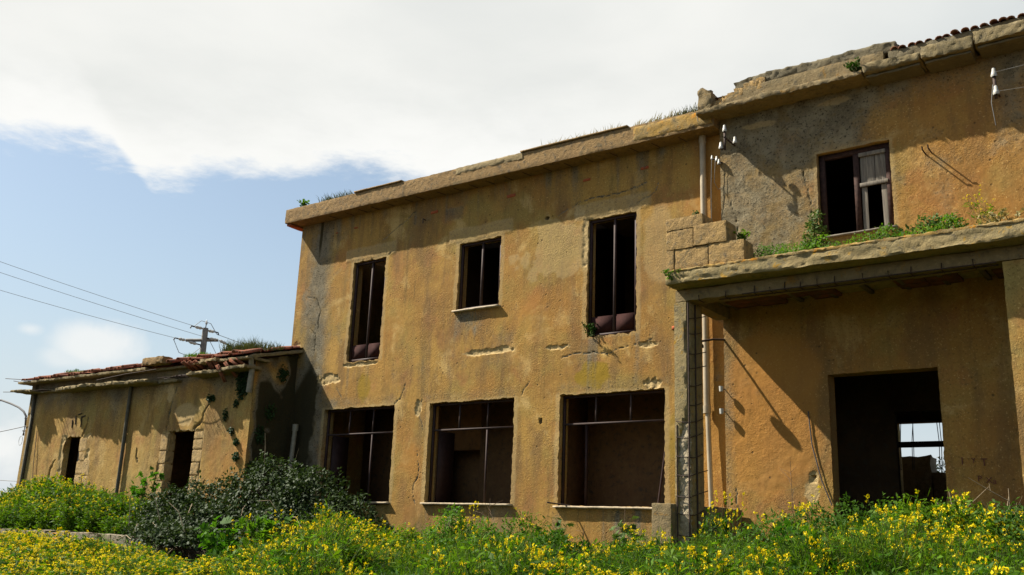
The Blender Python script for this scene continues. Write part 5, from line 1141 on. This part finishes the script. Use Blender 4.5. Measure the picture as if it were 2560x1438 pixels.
tuft('grass_tuft', 'short green grass beside the broken corner of the higher roof', -7.1, -6.7, 13.75, 7.06, 120, .2, L_ROOFW, 4, (0, 0), CSL)
tuft('grass_tuft', 'tall feathery weeds on the annex roof next to the main building', -18.3, -17.2, 13.2, 3.72, 700, .34, L_ROOFW, 5, (0, 0), 0, .25)
tuft('grass_tuft', 'thin weeds on the annex roof edge touching the main building wall', -17.2, -16.75, 13.3, 3.72, 130, .24, L_ROOFW, 6, (0, 0), 0, .2)
tuft('grass_tuft', 'low green moss tuft on the annex tiles below the utility pole', -19.5, -18.7, 12.9, 3.70, 260, .10, L_BRIGHT, 7, (0, 0))
tuft('grass_tuft', 'small green tuft on the left part of the annex roof', -24.2, -23.5, 12.55, 3.62, 120, .07, L_BRIGHT, 8, (0, 0))
leafplant('cornice_weed', 'small leafy weed at the left corner of the flat cornice', (-16.85, 13.75, 7.19), 31, 6, .15, .16, (.04, .06), L_BRIGHT)
# ivy on the annex front
for k, (x, z, rx, rz, n, lb) in enumerate(((-17.2, 2.98, .20, .42, 600, 'large dark ivy patch hanging under the annex eave'), (-17.35, 2.52, .07, .09, 60, 'small ivy patch just below the large hanging one'), (-17.68, 2.28, .06, .14, 70, 'thin ivy streak left of the small round patches'), (-18.28, 2.68, .17, .08, 110, 'wide ivy patch to the left on the annex wall'), (-17.42, 1.92, .08, .08, 70, 'ivy clump at the shadow edge of the annex wall'), (-17.20, 1.68, .07, .08, 70, 'second ivy clump under the shadow edge'), (-17.15, 1.38, .10, .11, 120, 'sunlit green ivy clump low on the annex wall'), (-17.12, .85, .04, .1, 50, 'lowest small ivy sprig on the annex wall'))):
    g = np.random.default_rng(700 + k); t = thing('ivy_patch', lb, 'ivy', (x, YA, z - rz), 'ivy patches on the annex wall'); q = rdir(n, 0, g) * (g.random((n, 1)) ** .4); p = np.stack([x + q[:, 0] * rx, YA - .015 - abs(q[:, 1]) * .06, z + q[:, 2] * rz], 1); mb = MB()
    mb.leaves(p, rdir(n, -.8, g), np.stack([g.normal(0, .5, n), -np.ones(n), g.normal(.3, .4, n)], 1), g.uniform(.04, .07, n), g.uniform(.035, .055, n), 0, .1); obj('foliage', mb, L_IVY, t)
for k, (y, z, rz, n) in enumerate(((13.15, 1.85, .22, 150), (13.0, 1.1, .2, 130), (13.6, 3.25, .2, 130), (13.35, 2.4, .25, 90))):
    g = np.random.default_rng(720 + k); t = thing('ivy_patch', ('broad dark ivy patch halfway up the shaded side wall of the annex', 'lowest dark ivy patch on the shaded side wall of the annex', 'dark ivy high in the corner where annex meets main building', 'dark ivy in the middle of the shaded side wall of the annex')[k], 'ivy', (-16.85, y, z - rz), 'ivy patches on the shaded annex side'); q = rdir(n, 0, g) * (g.random((n, 1)) ** .4); p = np.stack([-16.83 + abs(q[:, 0]) * .06, y + q[:, 1] * .15, z + q[:, 2] * rz], 1); mb = MB()
    mb.leaves(p, rdir(n, -.8, g), np.stack([np.ones(n), g.normal(0, .5, n), g.normal(.3, .4, n)], 1), g.uniform(.04, .07, n), g.uniform(.035, .055, n), 0, .1); obj('foliage', mb, L_IVY, t)
# individual mustard plants whose stems stand clear of the mass
mv = []
for k in range(6):
    parts_ = mustard(2000 + k, 1.0, 5, .24, 1.0, 46); mv.append([p_.mesh(n_, mt) for p_, n_, mt in zip(parts_, ('stem', 'foliage', 'flower_cluster'), (L_STEM, L_FIELD, L_PETAL))])
def place_mustard(x, y, top, label, k, zb=None, w_=1.0, group='single mustard plants'):
    z0 = gl(x, y)[2] if zb is None else zb; t = thing('mustard_plant', label, 'flower', (x, y, z0), group); t.scale = (w_, w_, max(.2, top - z0)); t.rotation_euler = (0, 0, rng.uniform(0, 6.28))
    for me in mv[k % 6]:
        o = bpy.data.objects.new(me.name, me); COL.objects.link(o); o.parent = t
for k, (x, y, tp__, lb) in enumerate(((-5.7, 12.0, .62, 'tall mustard plant rising in front of the wall right of the left pillar'), (-5.35, 11.9, .50, 'mustard plant right beside the tall one near the left pillar'), (-8.6, 10.3, .40, 'tall mustard stalk in front of the sill of the middle ground-floor window'), (-3.75, 10.0, .38, 'tall mustard plant at the left side of the big doorway'), (-2.75, 9.6, .34, 'tall mustard plant on the right side of the big doorway'), (-2.3, 10.4, .56, 'lone mustard stalk standing highest right of the big doorway'), (-21.6, 12.0, .95, 'tall flowering stalk beside the first annex doorway'), (-11.5, 9.6, .12, 'tall mustard plant on the right side of the bramble'), (-12.6, 9.6, .14, 'tall mustard plant in front of the dark bramble'))):
    place_mustard(x, y, tp__, lb, k)
place_mustard(-2.25, 12.75, 4.42, 'yellow flowering mustard growing on the canopy right of the window', 3, CZ, .8)
for k in range(26):
    if k < 12: az, y = rng.uniform(-.49, -.20), rng.uniform(8.0, 10.0)
    else: az, y = rng.uniform(-1.9, -.5), rng.uniform(6.5, 9.0)
    x = az * y; place_mustard(x, y, float(top_z(np.array([x]), np.array([y]))[0]) + rng.uniform(.0, .12), 'wild mustard plant with small yellow flower heads standing clear of the flower mass', k, None, rng.uniform(.9, 1.2), 'wild mustard plants in the foreground')
# dry twigs
def twig(name, label, x, y, z0, h, seed, nb=7, m_=L_TWIG, spread=.25, r=.010):
    g = np.random.default_rng(seed); t = thing(name, label, 'twigs', (x, y, z0)); mb = MB(); p = np.stack([x + np.cumsum(g.normal(0, .02, 6)), y + np.cumsum(g.normal(0, .02, 6)), np.linspace(z0, z0 + h, 6)], 1); mb.tube(p, np.linspace(r, r * .4, 6), 5, 0, False); obj('stem', mb, m_, t)
    mb = MB()
    for k in range(nb):
        q = g.uniform(.35, .95); b = np.array([np.interp(q, np.linspace(0, 1, 6), p[:, i]) for i in range(3)]); a = g.uniform(0, 6.28); e = b + np.array([math.cos(a), math.sin(a), g.uniform(.3, 1.4)]) * spread * g.uniform(.5, 1.2); mm = (b + e) / 2 + g.normal(0, .02, 3); mb.tube([b, mm, e], [r * .5, r * .4, r * .25], 4, 0, False)
        e2__ = mm + g.normal(0, .1, 3); mb.tube([mm, e2__], [r * .35, r * .2], 3, 0, False)
    obj('branch', mb, m_, t)
twig('dry_twig', 'leafless dark twig against the wall under the third ground-floor window', -7.35, 12.4, -1.1, 1.50, 1, 9)
twig('dry_twig', 'short bare stick left of the leafless twig under the third window', -7.95, 12.3, -1.1, 1.25, 2, 3)
twig('dry_twig', 'thin dry stalk standing against the orange wall left of the big doorway', -4.72, 12.3, -1.0, 2.05, 3, 8, L_TWIG, .18, .007)
twig('dry_thistle', 'tangled dry brown thistle stems at the right edge', -2.0, 11.3, -.9, 1.55, 4, 14, L_CANE, .34, .009)
twig('dry_thistle', 'dry brown stems bending over right of the doorway shrub', -2.55, 11.4, -.9, 1.38, 5, 12, L_CANE, .32, .009)
twig('dry_twig', 'bare twig in front of the sill of the middle window', -9.6, 12.0, -1.1, 1.62, 6, 9)
twig('dry_twig', 'crossing dry stalks on the wall between the middle and third windows', -9.3, 12.6, -1.1, 1.45, 7, 6)
for k, (x, y, z) in enumerate(((-16.2, 8.6, -.30), (-14.3, 7.6, -.34), (-9.6, 8.2, -.22))):
    t = thing('marigold', ('orange daisy-like flower near the bottom left corner', 'orange daisy-like flower in front of the dark bramble', 'orange daisy-like flower below the middle ground-floor window')[k], 'flower', gl(x, y), 'orange flowers in the field'); g = np.random.default_rng(900 + k); mb = MB(); a = np.linspace(0, 6.28, 13)[:-1]; c_ = np.tile([x, y, z], (12, 1)); mb.leaves(c_, np.stack([np.cos(a), np.sin(a) - .2, .35 + 0 * a], 1), np.tile([0, -.6, 1.], (12, 1)), .05, .022, 0, .05); obj('petal', mb, L_ORANGE, t)
    mb = MB(); mb.tube([gl(x, y), (x, y, z)], .004, 4); obj('stem', mb, L_STEM, t)
# behind the rear window
RB = thing('rubble_heap', 'dark lumpy stone heap seen through the rear window', 'rubble', (-5.2, 21.2, -1.2)); 
for k, a in enumerate(((-5.80, -5.12, -1.3, 1.86, 1), (-7.0, -5.90, -1.3, 1.43, 2), (-5.11, -3.7, -1.3, 1.53, 3), (-3.68, -2.3, -1.3, 1.4, 4))):
    b_ = MB(); rough_box(b_, a[0], a[1], 21.0, 21.5, a[2], a[3], .15, .05, 600 + k, 3, .12); obj('stone', b_, M_WALLST, RB, smooth=True)
shrub('leafy_shrub', 'flowering shrub glimpsed through the rear window', 'shrub', [(-5.0, 22.1, 1.35, .45, .35, .55)], 900, L_FIELD, (.05, .09), (.03, .05), L_STEM, 99, 40, None, ground=-1.2)

for o in COL.objects:
    if o.name.split('.')[0] in ('flower_cluster', 'cane', 'exposed_rebar', 'hanging_rod', 'foliage', 'blade', 'ceiling_joist', 'jumper_wire', 'rebar') and o.parent is not None: o['kind'] = 'stuff'
